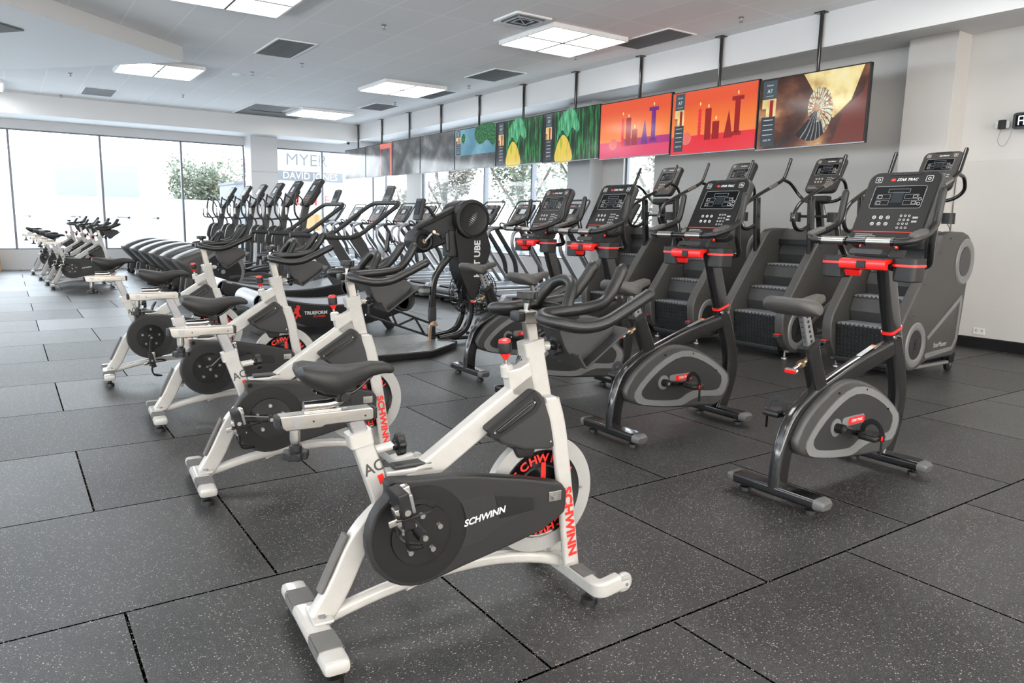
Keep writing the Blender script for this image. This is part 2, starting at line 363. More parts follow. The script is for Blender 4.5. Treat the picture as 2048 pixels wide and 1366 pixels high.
# ============================================================= THE ROOM
X0, X1, Y0, Y1, ZC = -9.0, 7.8, -8.0, 18.5, 3.65
def bxs(b, x0, x1, y0, y1, z0, z1, mat, bev=0): return b.box(((x0+x1)/2, (y0+y1)/2, (z0+z1)/2), (x1-x0, y1-y0, z1-z0), mat, bev)
b = B(); bxs(b, X0-.2, X1+.2, Y0-.2, Y1+.2, -.12, 0, 'floor'); struct('floor', b)
b = B(); bxs(b, X0, 6.52, Y0, 16.95, ZC, ZC+.12, 'ceiling'); struct('ceiling', b)
b = B()
bxs(b, 6.43, 6.52, Y0, 16.86, 3.28, ZC, 'soffit_paint'); bxs(b, 6.52, X1+.2, Y0, Y1+.2, 3.45, 3.6, 'soffit_paint')
struct('trim_1', b)
b = B(); bxs(b, X0, 6.52, 16.86, 16.95, 3.25, ZC, 'soffit_paint'); bxs(b, X0, 6.52, 16.95, Y1+.2, 3.30, 3.45, 'soffit_paint'); struct('trim_2', b)
# far wall with its windows
b = B(); bxs(b, X0-.2, X1+.2, Y1, Y1+.2, 0, .45, 'wall_white'); bxs(b, X0-.2, X1+.2, Y1, Y1+.2, 3.1, 3.45, 'wall_white')
bxs(b, X0-.2, -7.2, Y1, Y1+.2, .45, 3.1, 'wall_white')
struct('wall_far', b)
b = B(); bxs(b, 4.03, 4.70, 17.95, 18.52, 0, 3.30, 'wall_white')
bxs(b, 4.025, 4.705, 17.945, 17.951, 2.42, 2.43, 'steel_grey'); struct('trim_3', b)
b = B(); bxs(b, 7.6, 7.82, 18.3, 18.52, 0, 3.30, 'wall_white'); struct('trim_4', b)
# right wall
b = B()
bxs(b, X1, X1+.2, Y0-.2, 7.55, 0, 3.45, 'wall_paint'); bxs(b, X1, X1+.2, 8.3, 9.84, 0, 3.45, 'wall_paint'); bxs(b, X1, X1+.2, 15.98, 16.83, 0, 3.45, 'wall_paint')
for a, c in ((7.55, 8.3), (9.84, 15.98), (16.83, Y1)):
    bxs(b, X1, X1+.2, a, c, 0, .585, 'wall_paint'); bxs(b, X1, X1+.2, a, c, 3.2, 3.45, 'wall_paint')
struct('wall_right', b)
b = B(); bxs(b, 7.5, X1, 2.72, 3.26, 0, 3.45, 'wall_paint', .004); struct('trim_5', b)
b = B(); bxs(b, 7.5, X1, 8.86, 9.5, 0, 3.45, 'wall_white', .004); struct('trim_6', b)
b = B(); bxs(b, 7.76, X1, Y0, 2.70, .12, 2.07, 'wall_paint', .004); struct('trim_7', b)
b = B(); bxs(b, X0-.2, X0, Y0-.2, Y1+.2, 0, ZC, 'wall_white'); struct('wall_left', b)
b = B(); bxs(b, X0-.2, X1+.2, Y0-.2, Y0, 0, ZC, 'wall_paint'); struct('wall_back', b)
b = B(); bxs(b, 7.745, 7.80, Y0, 2.715, 0, .115, 'skirting_black', .003); bxs(b, 7.785, 7.80, 3.27, 8.8, 0, .115, 'skirting_black'); struct('baseboard_right', b)
def window(n, along, a, c, z0, z1, mull, at_):
    b = B(); t = .06; fw = .045
    def bar(p, q, zz0, zz1, wd=t):
        if along == 'x': bxs(b, p, q, at_+.05, at_+.05+wd, zz0, zz1, 'mullion', .003)
        else: bxs(b, at_+.05, at_+.05+wd, p, q, zz0, zz1, 'mullion', .003)
    bar(a, c, z0, z0+.03); bar(a, c, z1-.03, z1); bar(a, a+.04, z0, z1); bar(c-.04, c, z0, z1)
    for mm in mull: bar(mm-fw/2, mm+fw/2, z0, z1, .12)
    o = struct('window_%d' % n, b)
    g = B()
    if along == 'x': bxs(g, a, c, at_+.085, at_+.091, z0, z1, 'window_glass')
    else: bxs(g, at_+.085, at_+.091, a, c, z0, z1, 'window_glass')
    go = obj('glass_pane', g, o, flat=True); return o
window(1, 'x', -7.2, 4.03, .45, 3.1, [-6.35, -4.58, -2.80, -1.03, .753, 2.51], Y1)
window(2, 'x', 4.70, 7.62, .45, 3.1, [6.10], Y1)
window(3, 'y', 16.83, 18.3, .585, 3.2, [], X1)
window(4, 'y', 9.84, 15.98, .585, 3.2, [11.13, 12.98], X1)
window(5, 'y', 7.55, 8.3, .585, 3.2, [], X1)
# dropped soffit on the left, turned against the room
P1 = V((1.04, 10.18)); e1 = V((-1.57, -1.46)); e2 = V((-1.4, 1.7))
q = [P1, P1+e1*3.4, P1+e1*3.4+e2*3.2, P1+e2*3.2]
b = B(); b.pr([tuple(p) for p in q], 3.44, ZC-.001, 'soffit_paint', bev=.004, seg=1); struct('trim_8', b)
D1 = V((-.87, 9.45)); q = [D1, D1+e1*1.4, D1+e1*1.4+e2*1.2, D1+e2*1.2]
b = B(); b.pr([tuple(p) for p in q], 3.425, 3.44, 'vent_grey'); struct('trim_9', b)
# lamps in the ceiling
def lamp(x, y, first=[None]):
    if first[0] is None:
        t = thing('ceiling_light', '', 'light')
        f = B(); f.ring(rr(1.2, 1.2, .01), rr(1.15, 1.15, .005), -.055, 0, 'lamp_frame')
        f.box((0, 0, -.006), (1.16, 1.16, .008), 'lamp_frame'); f.box((0, 0, -.047), (.026, 1.15, .018), 'dark_grey'); f.box((0, 0, -.047), (1.15, .026, .018), 'dark_grey'); obj('frame', f, t, flat=True)
        for sx in (-1, 1):
            for sy in (-1, 1):
                p = B(); p.box((sx*.292, sy*.292, -.042), (.565, .565, .012), 'lamp_panel'); obj('diffuser', p, t, flat=True)
        first[0] = t; c = t
    else: c = copy_tree(first[0])
    c.location = (x, y, ZC-.001); return c
LL = [(4.93, 6.43, 'square four-panel ceiling light nearest the front, beside the square air vent'), (4.88, 11.05, 'square ceiling light halfway along the row before the screens'),
      (4.87, 15.25, 'farthest square ceiling light, beside the open gap in the ceiling'), (1.03, 12.1, 'square ceiling light behind the tip of the dropped soffit'),
      (1.0, 7.0, 'square ceiling light cut off by the top edge of the photo'), (-1.65, 15.9, 'square ceiling light at the far left edge of the photo')]
for x, y, l in LL: c = lamp(x, y); c['label'] = l; c['group'] = 'square ceiling lights'
for x in (-6.5, -2.75, 1.0, 4.93):
    for y in (-6.6, -2.2, 2.1):
        c = lamp(x, y); c['label'] = 'square ceiling light over the front part of the floor, out of view'; c['group'] = 'square ceiling lights'
for x, y in ((-6.5, 8), (-7.5, 15)): c = lamp(x, y); c['label'] = 'square ceiling light over the left part of the floor, out of view'; c['group'] = 'square ceiling lights'
DK = [(2.23, 9.35, .5, 1.1, 'dark grille panel with white edge set alone in the ceiling'), (.49, 15.5, .53, 1.0, 'dark ceiling grille near the far windows at left'), (5.55, 9.0, .55, .9, 'dark ceiling grille between the front two lights and the screens'),
      (5.52, 13.5, .52, .9, 'small dark ceiling grille before the farthest light'), (5.82, 5.7, .44, 1.0, 'dark ceiling grille touching the nearest light'), (5.72, 11.3, .3, 1.0, 'dark ceiling grille tucked behind the middle light')]
for x, y, wx, wy, l in DK:
    b = B(); b.ring(rr(wx+.05, wy+.05, .004), rr(wx, wy, .004), -.012, 0, 'lamp_frame'); b.box((0, 0, -.006), (wx, wy, .006), 'vent_grey')
    for i in range(int(wx/.04)): b.box((-wx/2+.02+i*.04, 0, -.010), (.012, wy, .006), 'vent_grey')
    o = obj('ceiling_grille', b, None, (x, y, ZC), flat=True); tag(o, l, 'vent', 'dark ceiling grilles')
b = B(); b.ring(rr(1.5, 1.9, .01), rr(1.44, 1.84, .01), -.012, .0, 'lamp_frame'); b.box((0, 0, -.004), (1.46, 1.86, .004), 'vent_grey'); b.box((-.2, .1, -.010), (.7, .03, .012), 'black_satin')
b.box((.3, -.5, -.008), (.5, .7, .006), 'light_grey')
o = obj('ceiling_opening', b, None, (4.05, 15.75, ZC), flat=True); tag(o, 'uncovered dark gap in the ceiling beside the farthest light', 'ceiling opening')
t = thing('air_diffuser', 'square white air diffuser with dark louvre centre beside the nearest light', 'vent', (3.98, 5.98, ZC))
b = B(); b.ring(rr(.5, .5, .01), rr(.40, .40, .01), -.02, 0, 'lamp_frame'); b.ring(rr(.36, .36, .01), rr(.30, .30, .01), -.035, -.01, 'steel_grey'); obj('frame', b, t, flat=True)
b = B(); b.box((0, 0, -.006), (.40, .40, .006), 'vent_grey'); b.ring(rr(.22, .22, .01), rr(.17, .17, .01), -.03, -.01, 'steel_grey'); b.box((0, 0, -.02), (.42, .015, .02), 'steel_grey', M=Mx.Rotation(.78, 4, 'Z')); obj('louvre', b, t, flat=True)
sp = []
SPR = [(2.8, 7.27, 'fire sprinkler in the ceiling nearest the dark grille with white edge'), (2.76, 10.2, 'fire sprinkler just beyond the white-edged dark grille'), (2.34, 11.43, 'fire sprinkler beside the two round ceiling speakers'),
       (5.88, 4.35, 'fire sprinkler nearest the front end of the screens'), (5.67, 7.08, 'fire sprinkler behind the nearest ceiling light'), (5.72, 10.11, 'fire sprinkler right of the middle ceiling light'), (5.54, 12.74, 'fire sprinkler before the far screens'),
       (-.09, 16.52, 'fire sprinkler nearest the left far windows'), (1.89, 14.76, 'fire sprinkler between left grille and far light'), (-.11, 13.63, 'fire sprinkler just beyond the dropped soffit')]
for x, y, l in SPR:
    b = B(); b.lathe([(0, 0), (.035, 0), (.03, -.008), (.012, -.012), (.009, -.035), (.014, -.04), (.014, -.046), (.025, -.05), (.025, -.054), (0, -.054)], Mx.Identity(4), 'steel_grey', 12)
    o = obj('fire_sprinkler', b, None, (x, y, ZC)); tag(o, l, 'sprinkler', 'ceiling sprinklers')
for x, y, r, l in ((2.22, 11.81, .11, 'largest round white ceiling speaker'), (2.76, 11.75, .09, 'round white ceiling speaker right of the largest one'), (1.64, 11.86, .05, 'small round downlight beside the soffit-side ceiling light')):
    b = B(); b.lathe([(0, -.012), (r*.8, -.012), (r, -.004), (r, 0), (0, 0)], Mx.Identity(4), 'lamp_frame', 28); o = obj('ceiling_speaker', b, None, (x, y, ZC)); tag(o, l, 'speaker')
t = thing('security_camera', 'small dark dome security camera under the far bulkhead', 'camera', (6.2, 16.90, 3.25))
b = B(); b.lathe([(0, 0), (.05, 0), (.05, -.03), (0, -.03)], Mx.Identity(4), 'lamp_frame'); obj('mount', b, t); b = B(); b.lathe([(0, -.09), (.02, -.085), (.038, -.06), (.04, -.03), (0, -.03)], Mx.Identity(4), 'black_gloss'); obj('lens_dome', b, t)
# wood board pillar at left
b = B(); bxs(b, -.16, .16, -.12, .12, 0, .95, 'wood_board', .004); o = obj('board_pillar', b, None, (-1.52, 18.2, 0), flat=True); tag(o, 'pale wood chip board standing at the left edge before the windows', 'board')

# wall clock, plug, outlet on the right wall
t = thing('digital_clock', 'black digital clock with glowing digits mounted on the right wall', 'clock', (7.74, 1.97, 2.46))
b = B(); b.pr(rr(.40, .17, .03), -.05, 0, 'bronze', frame((0, 0, 0), (0, -1, 0), (0, 0, 1)) @ Mx.Translation((0, 0, .05)), bev=.008); obj('case', b, t)
b = B()
def seg7(b, u, segs, M, w_=.05, h_=.09, th=.010, mat='led'):
    S = dict(a=((0, h_/2), (w_, th)), g=((0, 0), (w_, th)), d=((0, -h_/2), (w_, th)), f=((-w_/2, h_/4), (th, h_/2)), b=((w_/2, h_/4), (th, h_/2)), e=((-w_/2, -h_/4), (th, h_/2)), c=((w_/2, -h_/4), (th, h_/2)))
    for s in segs: (cx, cy), (a, c) = S[s]; b.pr([(cx+u-a/2, cy-c/2), (cx+u+a/2, cy-c/2), (cx+u+a/2, cy+c/2), (cx+u-a/2, cy+c/2)], 0, .002, mat, M)
MF = frame((-.051, 0, 0), (0, -1, 0), (0, 0, 1)); b.box((-.050, 0, 0), (.002, .34, .12), 'screen'); seg7(b, -.115, 'abcefg', MF); obj('display', b, t, flat=True)
t = thing('power_adapter', 'black plug-in power adapter with thin grey cable beside the wall clock', 'power adapter', (7.765, 2.285, 2.44))
b = B(); b.box((-.03, 0, 0), (.045, .07, .095), 'black_satin', .008); obj('plug', b, t)
b = B(); b.tube(crv([(-.03, 0, -.05), (-.02, .02, -.10), (-.02, .03, -.17), (-.015, .0, -.22), (-.015, -.04, -.22), (-.015, -.08, -.14), (-.02, -.10, -.04), (-.03, -.105, -.02)], 5), .0035, 'steel_grey', 6); obj('cable', b, t)
def outlet(y, z, wd, l):
    t = thing('wall_outlet', l, 'outlet', (7.757, y, z)); b = B(); b.box((-.003, 0, 0), (.012, wd, .075), 'plastic_white', .003); obj('face_plate', b, t, flat=True)
    for s in (-1, 1): b = B(); b.box((-.011, s*wd*.25, .01), (.006, .014, .022), 'light_grey', .002); obj('switch', b, t, flat=True)
outlet(2.29, 2.44, .14, 'white double wall outlet behind the black power adapter'); outlet(2.27, .19, .12, 'white wall outlet low above the black skirting')

# ============================================================= OUTSIDE
b = B(); bxs(b, -60, 110, Y1+.2, 120, -.7, -.6, 'outside_ground'); bxs(b, X1+.2, 110, -40, Y1+.2, -.7, -.6, 'outside_ground'); o = obj('ground_outside', b, flat=True); o['kind'] = 'structure'
t = thing('shop_building', 'long pale building with grey upper panels across the road', 'building', (0, 30, -.6))
b = B(); bxs(b, -22, 6.5, 0, 3, 0, 2.5, 'outside_white'); bxs(b, -22, 3.9, .8, 3, 2.5, 3.75, 'outside_white'); obj('wall', b, t, flat=True)
for x0, x1 in ((.45, 1.75), (1.95, 3.2)):
    b = B(); bxs(b, x0, x1, .74, .8, 2.5, 3.72, 'outside_grey'); obj('wall_panel', b, t, flat=True)
for x in (-.75, .8, 2.4, 3.4):
    b = B(); bxs(b, x-.12, x+.32, -.12, -.08, 1.74, 1.79, 'outside_metal'); bxs(b, x+.25, x+.32, -.12, 0, 1.70, 1.79, 'outside_metal'); obj('door_handle', b, t, flat=True)
t = thing('garage_building', 'small grey building beside the tree beyond the far windows', 'building', (7.2, 31.2, -.6)); b = B(); bxs(b, -.45, 1.3, -.6, 2, 0, 3.25, 'outside_grey'); obj('wall', b, t, flat=True); b = B(); b.side([(-.5, 3.2), (1.35, 3.45), (1.35, 3.55), (-.5, 3.3)], -.7, 2.1, 'outside_metal'); obj('roof', b, t, flat=True)
t = thing('shop_sign_tower', 'tall white tenant sign tower reading store names beyond the far windows', 'sign', (9.75, 30, -.6))
b = B(); bxs(b, -2.0, 1.6, 0, .5, 0, 6.2, 'outside_white'); obj('panel', b, t, flat=True)
b = B(); bxs(b, -1.42, 1.42, -.06, 0, 3.43, 3.82, 'outside_sign'); obj('name_plate', b, t, flat=True)
b = B(); b.text('DAVID JONES', .40, 'outside_letter', (-.02, -.07, 3.625), (1, 0, 0), (0, 0, 1), bold=.01, sx=.98); obj('lettering', b, t, flat=True)
b = B(); b.text('MYER', .70, 'outside_sign', (-.15, -.01, 4.28), (1, 0, 0), (0, 0, 1), sx=1.05); obj('lettering', b, t, flat=True)
b = B(); b.text('L I', .75, 'red_text', (-.2, -.01, 2.65), (1, 0, 0), (0, 0, 1), sx=1.4); b.text('U', .75, 'red_text', (-.75, -.01, 2.7), (1, 0, 0), (0, 0, 1)); b.text('E', .5, 'red_text', (.7, -.01, 2.65), (1, 0, 0), (0, 0, 1)); obj('lettering', b, t, flat=True)
b = B()
for i in range(8): b.pr([(-1.25+i*.28, 4.98-i*.02), (-1.17+i*.28, 4.98-i*.02), (-1.12+i*.28, 5.12-i*.02), (-1.2+i*.28, 5.12-i*.02)], 0, .02, 'red_text', Mx.Translation((0, -.01, 0)) @ SIDE)
obj('lettering', b, t, flat=True)
b = B(); bxs(b, -.55, .45, -.05, 0, 1.35, 2.05, 'outside_orange'); obj('name_plate', b, t, flat=True)
def tree(x, y, h, r, mat, label, n=2600, z0=-.6):
    t = thing('leafy_tree', label, 'tree', (x, y, z0), group='trees outside the windows')
    b = B(); b.sweep(crv([(0, 0, 0), (.08, .03, h*.3), (-.05, .1, h*.62), (.1, 0, h*.85)], 4), circ(.13, 8), 'bark', side=(1, 0, 0))
    for k in range(5):
        a = k*1.26; b.sweep([(0, 0, h*.4), (math.cos(a)*r*.4, math.sin(a)*r*.4, h*.62), (math.cos(a)*r*.7, math.sin(a)*r*.7, h*.8)], circ(.05, 6), 'bark', side=(.3, .9, 0))
    obj('trunk', b, t)
    b = B(); i = b.mi(mat); rnd = random.Random(int(x*10+y)); bl = [(rnd.uniform(-.6, .6)*r, rnd.uniform(-.6, .6)*r, h*rnd.uniform(.55, .95), r*rnd.uniform(.3, .5)) for _ in range(14)]
    for _ in range(n):
        c = rnd.choice(bl); d = V((rnd.gauss(0, 1), rnd.gauss(0, 1), rnd.gauss(0, 1))).normalized()*c[3]*rnd.uniform(.5, 1.05); p = V(c[:3])+d
        u = V((rnd.uniform(-1, 1), rnd.uniform(-1, 1), rnd.uniform(-1, 1))).normalized(); v = u.orthogonal().normalized(); s = rnd.uniform(.05, .13)
        f = b.bm.faces.new([b.bm.verts.new(p+u*s), b.bm.verts.new(p+v*s*.5), b.bm.verts.new(p-u*s), b.bm.verts.new(p-v*s*.5)]); f.material_index = i
    obj('foliage', b, t, flat=True)
tree(6.9, 37, 4.4, 1.9, 'leaf', 'green leafy tree behind the white building beyond the far windows', 5200)
tree(9.9, 39, 5.0, 1.0, 'leaf_dry', 'thin tree rising behind the small grey building')
tree(17, 24.5, 5.2, 2.0, 'leaf', 'green tree outside the right windows, right of the mullion')
tree(15, 27.5, 4.9, 1.5, 'leaf_dry', 'brownish sparse tree outside the right windows, farthest left')
tree(17.5, 20.4, 5.4, 2.1, 'leaf', 'green tree outside the right windows beside the wall pillar')
tree(15.0, 14.0, 4.2, 1.5, 'leaf_dry', 'dry leafy tree outside the narrow right window')
tree(24, 50, 4.8, 1.8, 'leaf_dry', 'distant pale tree between the sign tower and the right windows')
t = thing('parking_barrier', 'pale guard rail along the car park outside the right windows', 'fence', (14, 20, -.6))
for k in range(7): b = B(); b.box((0, -7+k*2.4, .5), (.08, .08, 1.0), 'outside_metal'); obj('post', b, t, flat=True)
b = B(); b.box((0, 0, .9), (.05, 17, .2), 'outside_grey'); b.box((0, 0, .5), (.05, 17, .1), 'outside_grey'); obj('rail', b, t, flat=True)
t = thing('orange_notice_board', 'orange notice board outside the window by the wall pillar', 'sign', (11, 13.1, -.6)); b = B(); b.box((0, 0, 1.35), (.05, .5, .55), 'outside_orange'); obj('panel', b, t, flat=True)
b = B(); b.box((0, 0, .55), (.05, .05, 1.1), 'outside_metal'); obj('post', b, t, flat=True)

# ============================================================= SCREENS
def label_strip(b, M, x, y0, y1, wd):
    def R(a, c, d, e, mat, z=.0022): b.pr([(a, c), (d, c), (d, e), (a, e)], 0, z, mat, M)
    h = y1-y0
    R(x, y0, x+wd, y1, 'pic_panel'); R(x, y1-h*.27, x+wd, y1, 'pic_panel2', .003); R(x, y1-h*.55, x+wd, y1-h*.28, 'pic_gold', .003); R(x+wd*.55, y1-h*.55, x+wd*.8, y1-h*.30, 'pic_red', .0035); R(x, y1-h*.55, x+wd*.3, y1-h*.42, 'pic_brown', .0035)
    for k in range(4): R(x+wd*.15, y0+h*(.17+.075*k), x+wd*.85, y0+h*(.18+.075*k), 'pic_white', .003)
    X, Y = M @ V((1, 0, 0))-M @ V((0, 0, 0)), M @ V((0, 1, 0))-M @ V((0, 0, 0))
    for s, sz, v in (('Hisense', .028, y1-h*.07), ('A7', .06, y1-h*.16), ('QUANTUM DOT', .014, y1-h*.235), ('UHD TV', .03, y0+h*.09)):
        b.text(s, sz, 'pic_white', M @ V((x+wd/2, v, .003)), X, Y, bold=.01, depth=.002)
def picture(kind, W, H):
    b = B(); M = frame((0, 0, 0), (0, -1, 0), (0, 0, 1)); w2, h2 = W/2, H/2
    def R(a, c, d, e, mat, z=.001): b.pr([(a, c), (d, c), (d, e), (a, e)], 0, z, mat, M)
    def G(p, mat, z=.001): b.pr(p, 0, z, mat, M)
    if kind == 'shell':
        R(-w2, -h2, w2, h2, 'pic_brown'); G([(-.10, h2), (.62, h2), (.5, .05), (.30, -.12), (.10, .1)], 'pic_gold', .0014)
        G([(.30, -h2), (w2, -h2), (w2, .25), (.62, .12), (.42, -.05)], 'pic_maroon', .0016); G([(-.35, -h2), (.30, -h2), (.22, -.2), (-.1, -.28)], 'pic_brown', .0018)
        cx, cy = .11, .01; N = 46; pr_ = None
        for i in range(N+1):
            t = i/N*3.5*PI; ro = .31*math.exp(-.105*t)+.13*math.exp(-1.3*t); ri = ro*(.40 if t < 2*PI else .30)
            a = 3.75+t; f_ = lambda r, g=0: (cx+.74*r*math.cos(a+g), cy+1.08*r*math.sin(a+g))
            po, pi_ = f_(ro), f_(ri)
            if pr_:
                dk = i < 7 or 26 < i < 31
                G([pr_[0], po, pi_, pr_[1]], 'pic_dark' if dk else 'pic_shell', .0026+i*.00002)
                G([f_(ro, -.035), po, f_(ro*.7, .05), pi_, f_(ri, -.05), f_(ro*.7, -.01)], 'pic_white2' if dk else ('pic_maroon' if i % 2 else 'pic_dark'), .0036+i*.00002)
            pr_ = (po, pi_)
        label_strip(b, M, -w2+.04, -h2+.03, h2-.01, .19)
    elif kind in ('candles', 'candles_purple'):
        R(-w2, -h2, w2, h2, 'pic_orange'); R(-w2, -h2, w2, -.17, 'pic_pink' if kind == 'candles_purple' else 'pic_crimson', .0014)
        if kind == 'candles_purple': R(-.2, -.24, w2, -.14, 'pic_magenta', .0016)
        red = 'pic_red'
        def col(x, w_, top, mat): R(x-w_/2, -.24, x+w_/2, top, mat, .002)
        if kind == 'candles': xs = (-.20, -.06, .07)
        else: xs = (-.22, -.10, .03)
        col(xs[1], .10, .15, red); col(xs[2], .11, -.02, red)
        for k in range(8): G([(xs[0]+.027*math.cos(a/5*PI)*1.1, -.22+k*.05+.03*math.sin(a/5*PI)) for a in range(10)], 'pic_crimson', .002)
        G([(xs[2]+.13, -.24), (xs[2]+.27, -.24), (xs[2]+.20, .10)], 'pic_purple' if kind == 'candles_purple' else red, .002)
        cm = 'pic_purple' if kind == 'candles_purple' else 'pic_red'; cx = .40
        R(cx-.04, -.18, cx+.04, .22, cm, .002); R(cx-.07, -.22, cx+.07, -.17, cm, .002); R(cx-.09, .20, cx+.09, .25, cm, .002); G(circ(.05, 12, cx, .22, .5), cm, .0022)
        for x, y in ((xs[0], .22), (xs[1], .18), (xs[2], .02), (cx, .29)): G(circ(.012, 8, x, y, 2), 'pic_flame', .002)
        G(circ(.09, 14, -.42, -.2, .9), 'pic_coral', .0018)
        for k in range(6): a = PI*(.15+.14*k); G([(-.42+.015*math.cos(a), -.26), (-.42+.09*math.cos(a), -.2+.085*math.sin(a)), (-.42+.085*math.cos(a+.06), -.2+.085*math.sin(a+.06))], 'pic_crimson', .0022)
        if kind == 'candles': label_strip(b, M, -w2+.05, -h2+.03, h2-.01, .16)
    elif kind == 'feathers':
        R(-w2, -h2, w2, h2, 'pic_green')
        G(crv2([(-.32, -.05), (-.28, .25), (-.1, .39), (.1, .38), (.24, .12), (.18, .04), (.05, .12), (-.05, -.02), (-.2, .1)], 4), 'pic_plume', .0016)
        G(crv2([(-.36, -.39), (-.33, -.15), (-.18, .02), (-.02, -.1), (.06, -.39)], 4), 'pic_yellow', .0018)
        R(-w2, -h2, -w2+.30, h2, 'pic_dark', .0014); label_strip(b, M, -w2+.07, -h2+.03, h2-.01, .16)
    elif kind == 'leaves':
        R(-w2, -h2, w2, h2, 'pic_blue'); G(crv2([(.1, .39), (.0, .2), (.2, .05), (.45, .12), (.69, 0), (.69, .39)], 4), 'pic_leafy', .0016)
        R(-w2, -h2, w2, -.12, 'pic_glare', .0018); G(crv2([(-.5, .2), (-.42, .1), (-.34, .22), (-.42, .3)], 3), 'pic_leafy', .002); label_strip(b, M, -w2+.04, -.1, h2-.01, .16)
    elif kind == 'red_block':
        R(-w2, -h2, w2, h2, 'pic_glare'); R(.1, -h2, w2, h2, 'pic_coral', .0014); R(.12, -h2, w2-.1, .25, 'pic_glare', .0016)
    else: R(-w2, -h2, w2, h2, 'pic_glare')
    return b
TV = [(2.98, 4.355, 2.198, 3.011, 'shell', 'wall-size television showing a spiral ammonite shell, nearest screen of the row'), (4.365, 5.76, 2.221, 3.035, 'candles', 'television showing red candles on orange with a dark info strip'),
      (5.77, 7.225, 2.248, 3.064, 'candles_purple', 'television showing red and purple candles on orange without info strip'), (7.235, 8.67, 2.270, 3.078, 'feathers', 'television of green and yellow plumage, next to the purple candle one'),
      (8.68, 10.10, 2.283, 3.071, 'feathers', 'second green plumage television, farther from the candles'), (10.11, 11.61, 2.29, 3.066, 'leaves', 'television showing a blue sky and dark leaves'),
      (11.62, 13.11, 2.29, 3.072, 'grey_glare', 'grey glaring television just beyond the blue sky one'), (13.12, 14.52, 2.292, 3.074, 'grey_glare', 'dull grey television beside the red-edged one'),
      (14.53, 16.05, 2.303, 3.066, 'red_block', 'television with a red right edge near the far end'), (16.06, 17.40, 2.313, 3.055, 'grey_glare', 'farthest television, pale with window glare')]
for y0, y1, z0, z1, kind, l in TV:
    yc = (y0+y1)/2; W, H = y1-y0, z1-z0; zc = (z0+z1)/2-ZC; yp = min(yc, 16.75)
    t = thing('television', l, 'television', (6.30, yc, ZC), 0, 'televisions hung in a row from the ceiling')
    b = B(); b.box((.03, 0, zc), (.05, W, H), 'black_satin', .006); b.box((.0025, 0, zc-H/2+.006), (.006, W, .012), 'steel_grey'); obj('housing', b, t, flat=True)
    zt = -.37 if yc > 16.8 else 0
    b = B(); b.cyl((.10, 0, zt), (.10, 0, zc+.1), .022, 'black_gloss', 14); b.box((.10, 0, zt-.008), (.12, .12, .012), 'black_gloss'); b.box((.075, 0, zc), (.05, .35, .3), 'black_satin'); obj('ceiling_pole', b, t)
    pb = picture(kind, W-.03, H-.03); o = obj('screen', pb, t, (.004, 0, zc), flat=True)
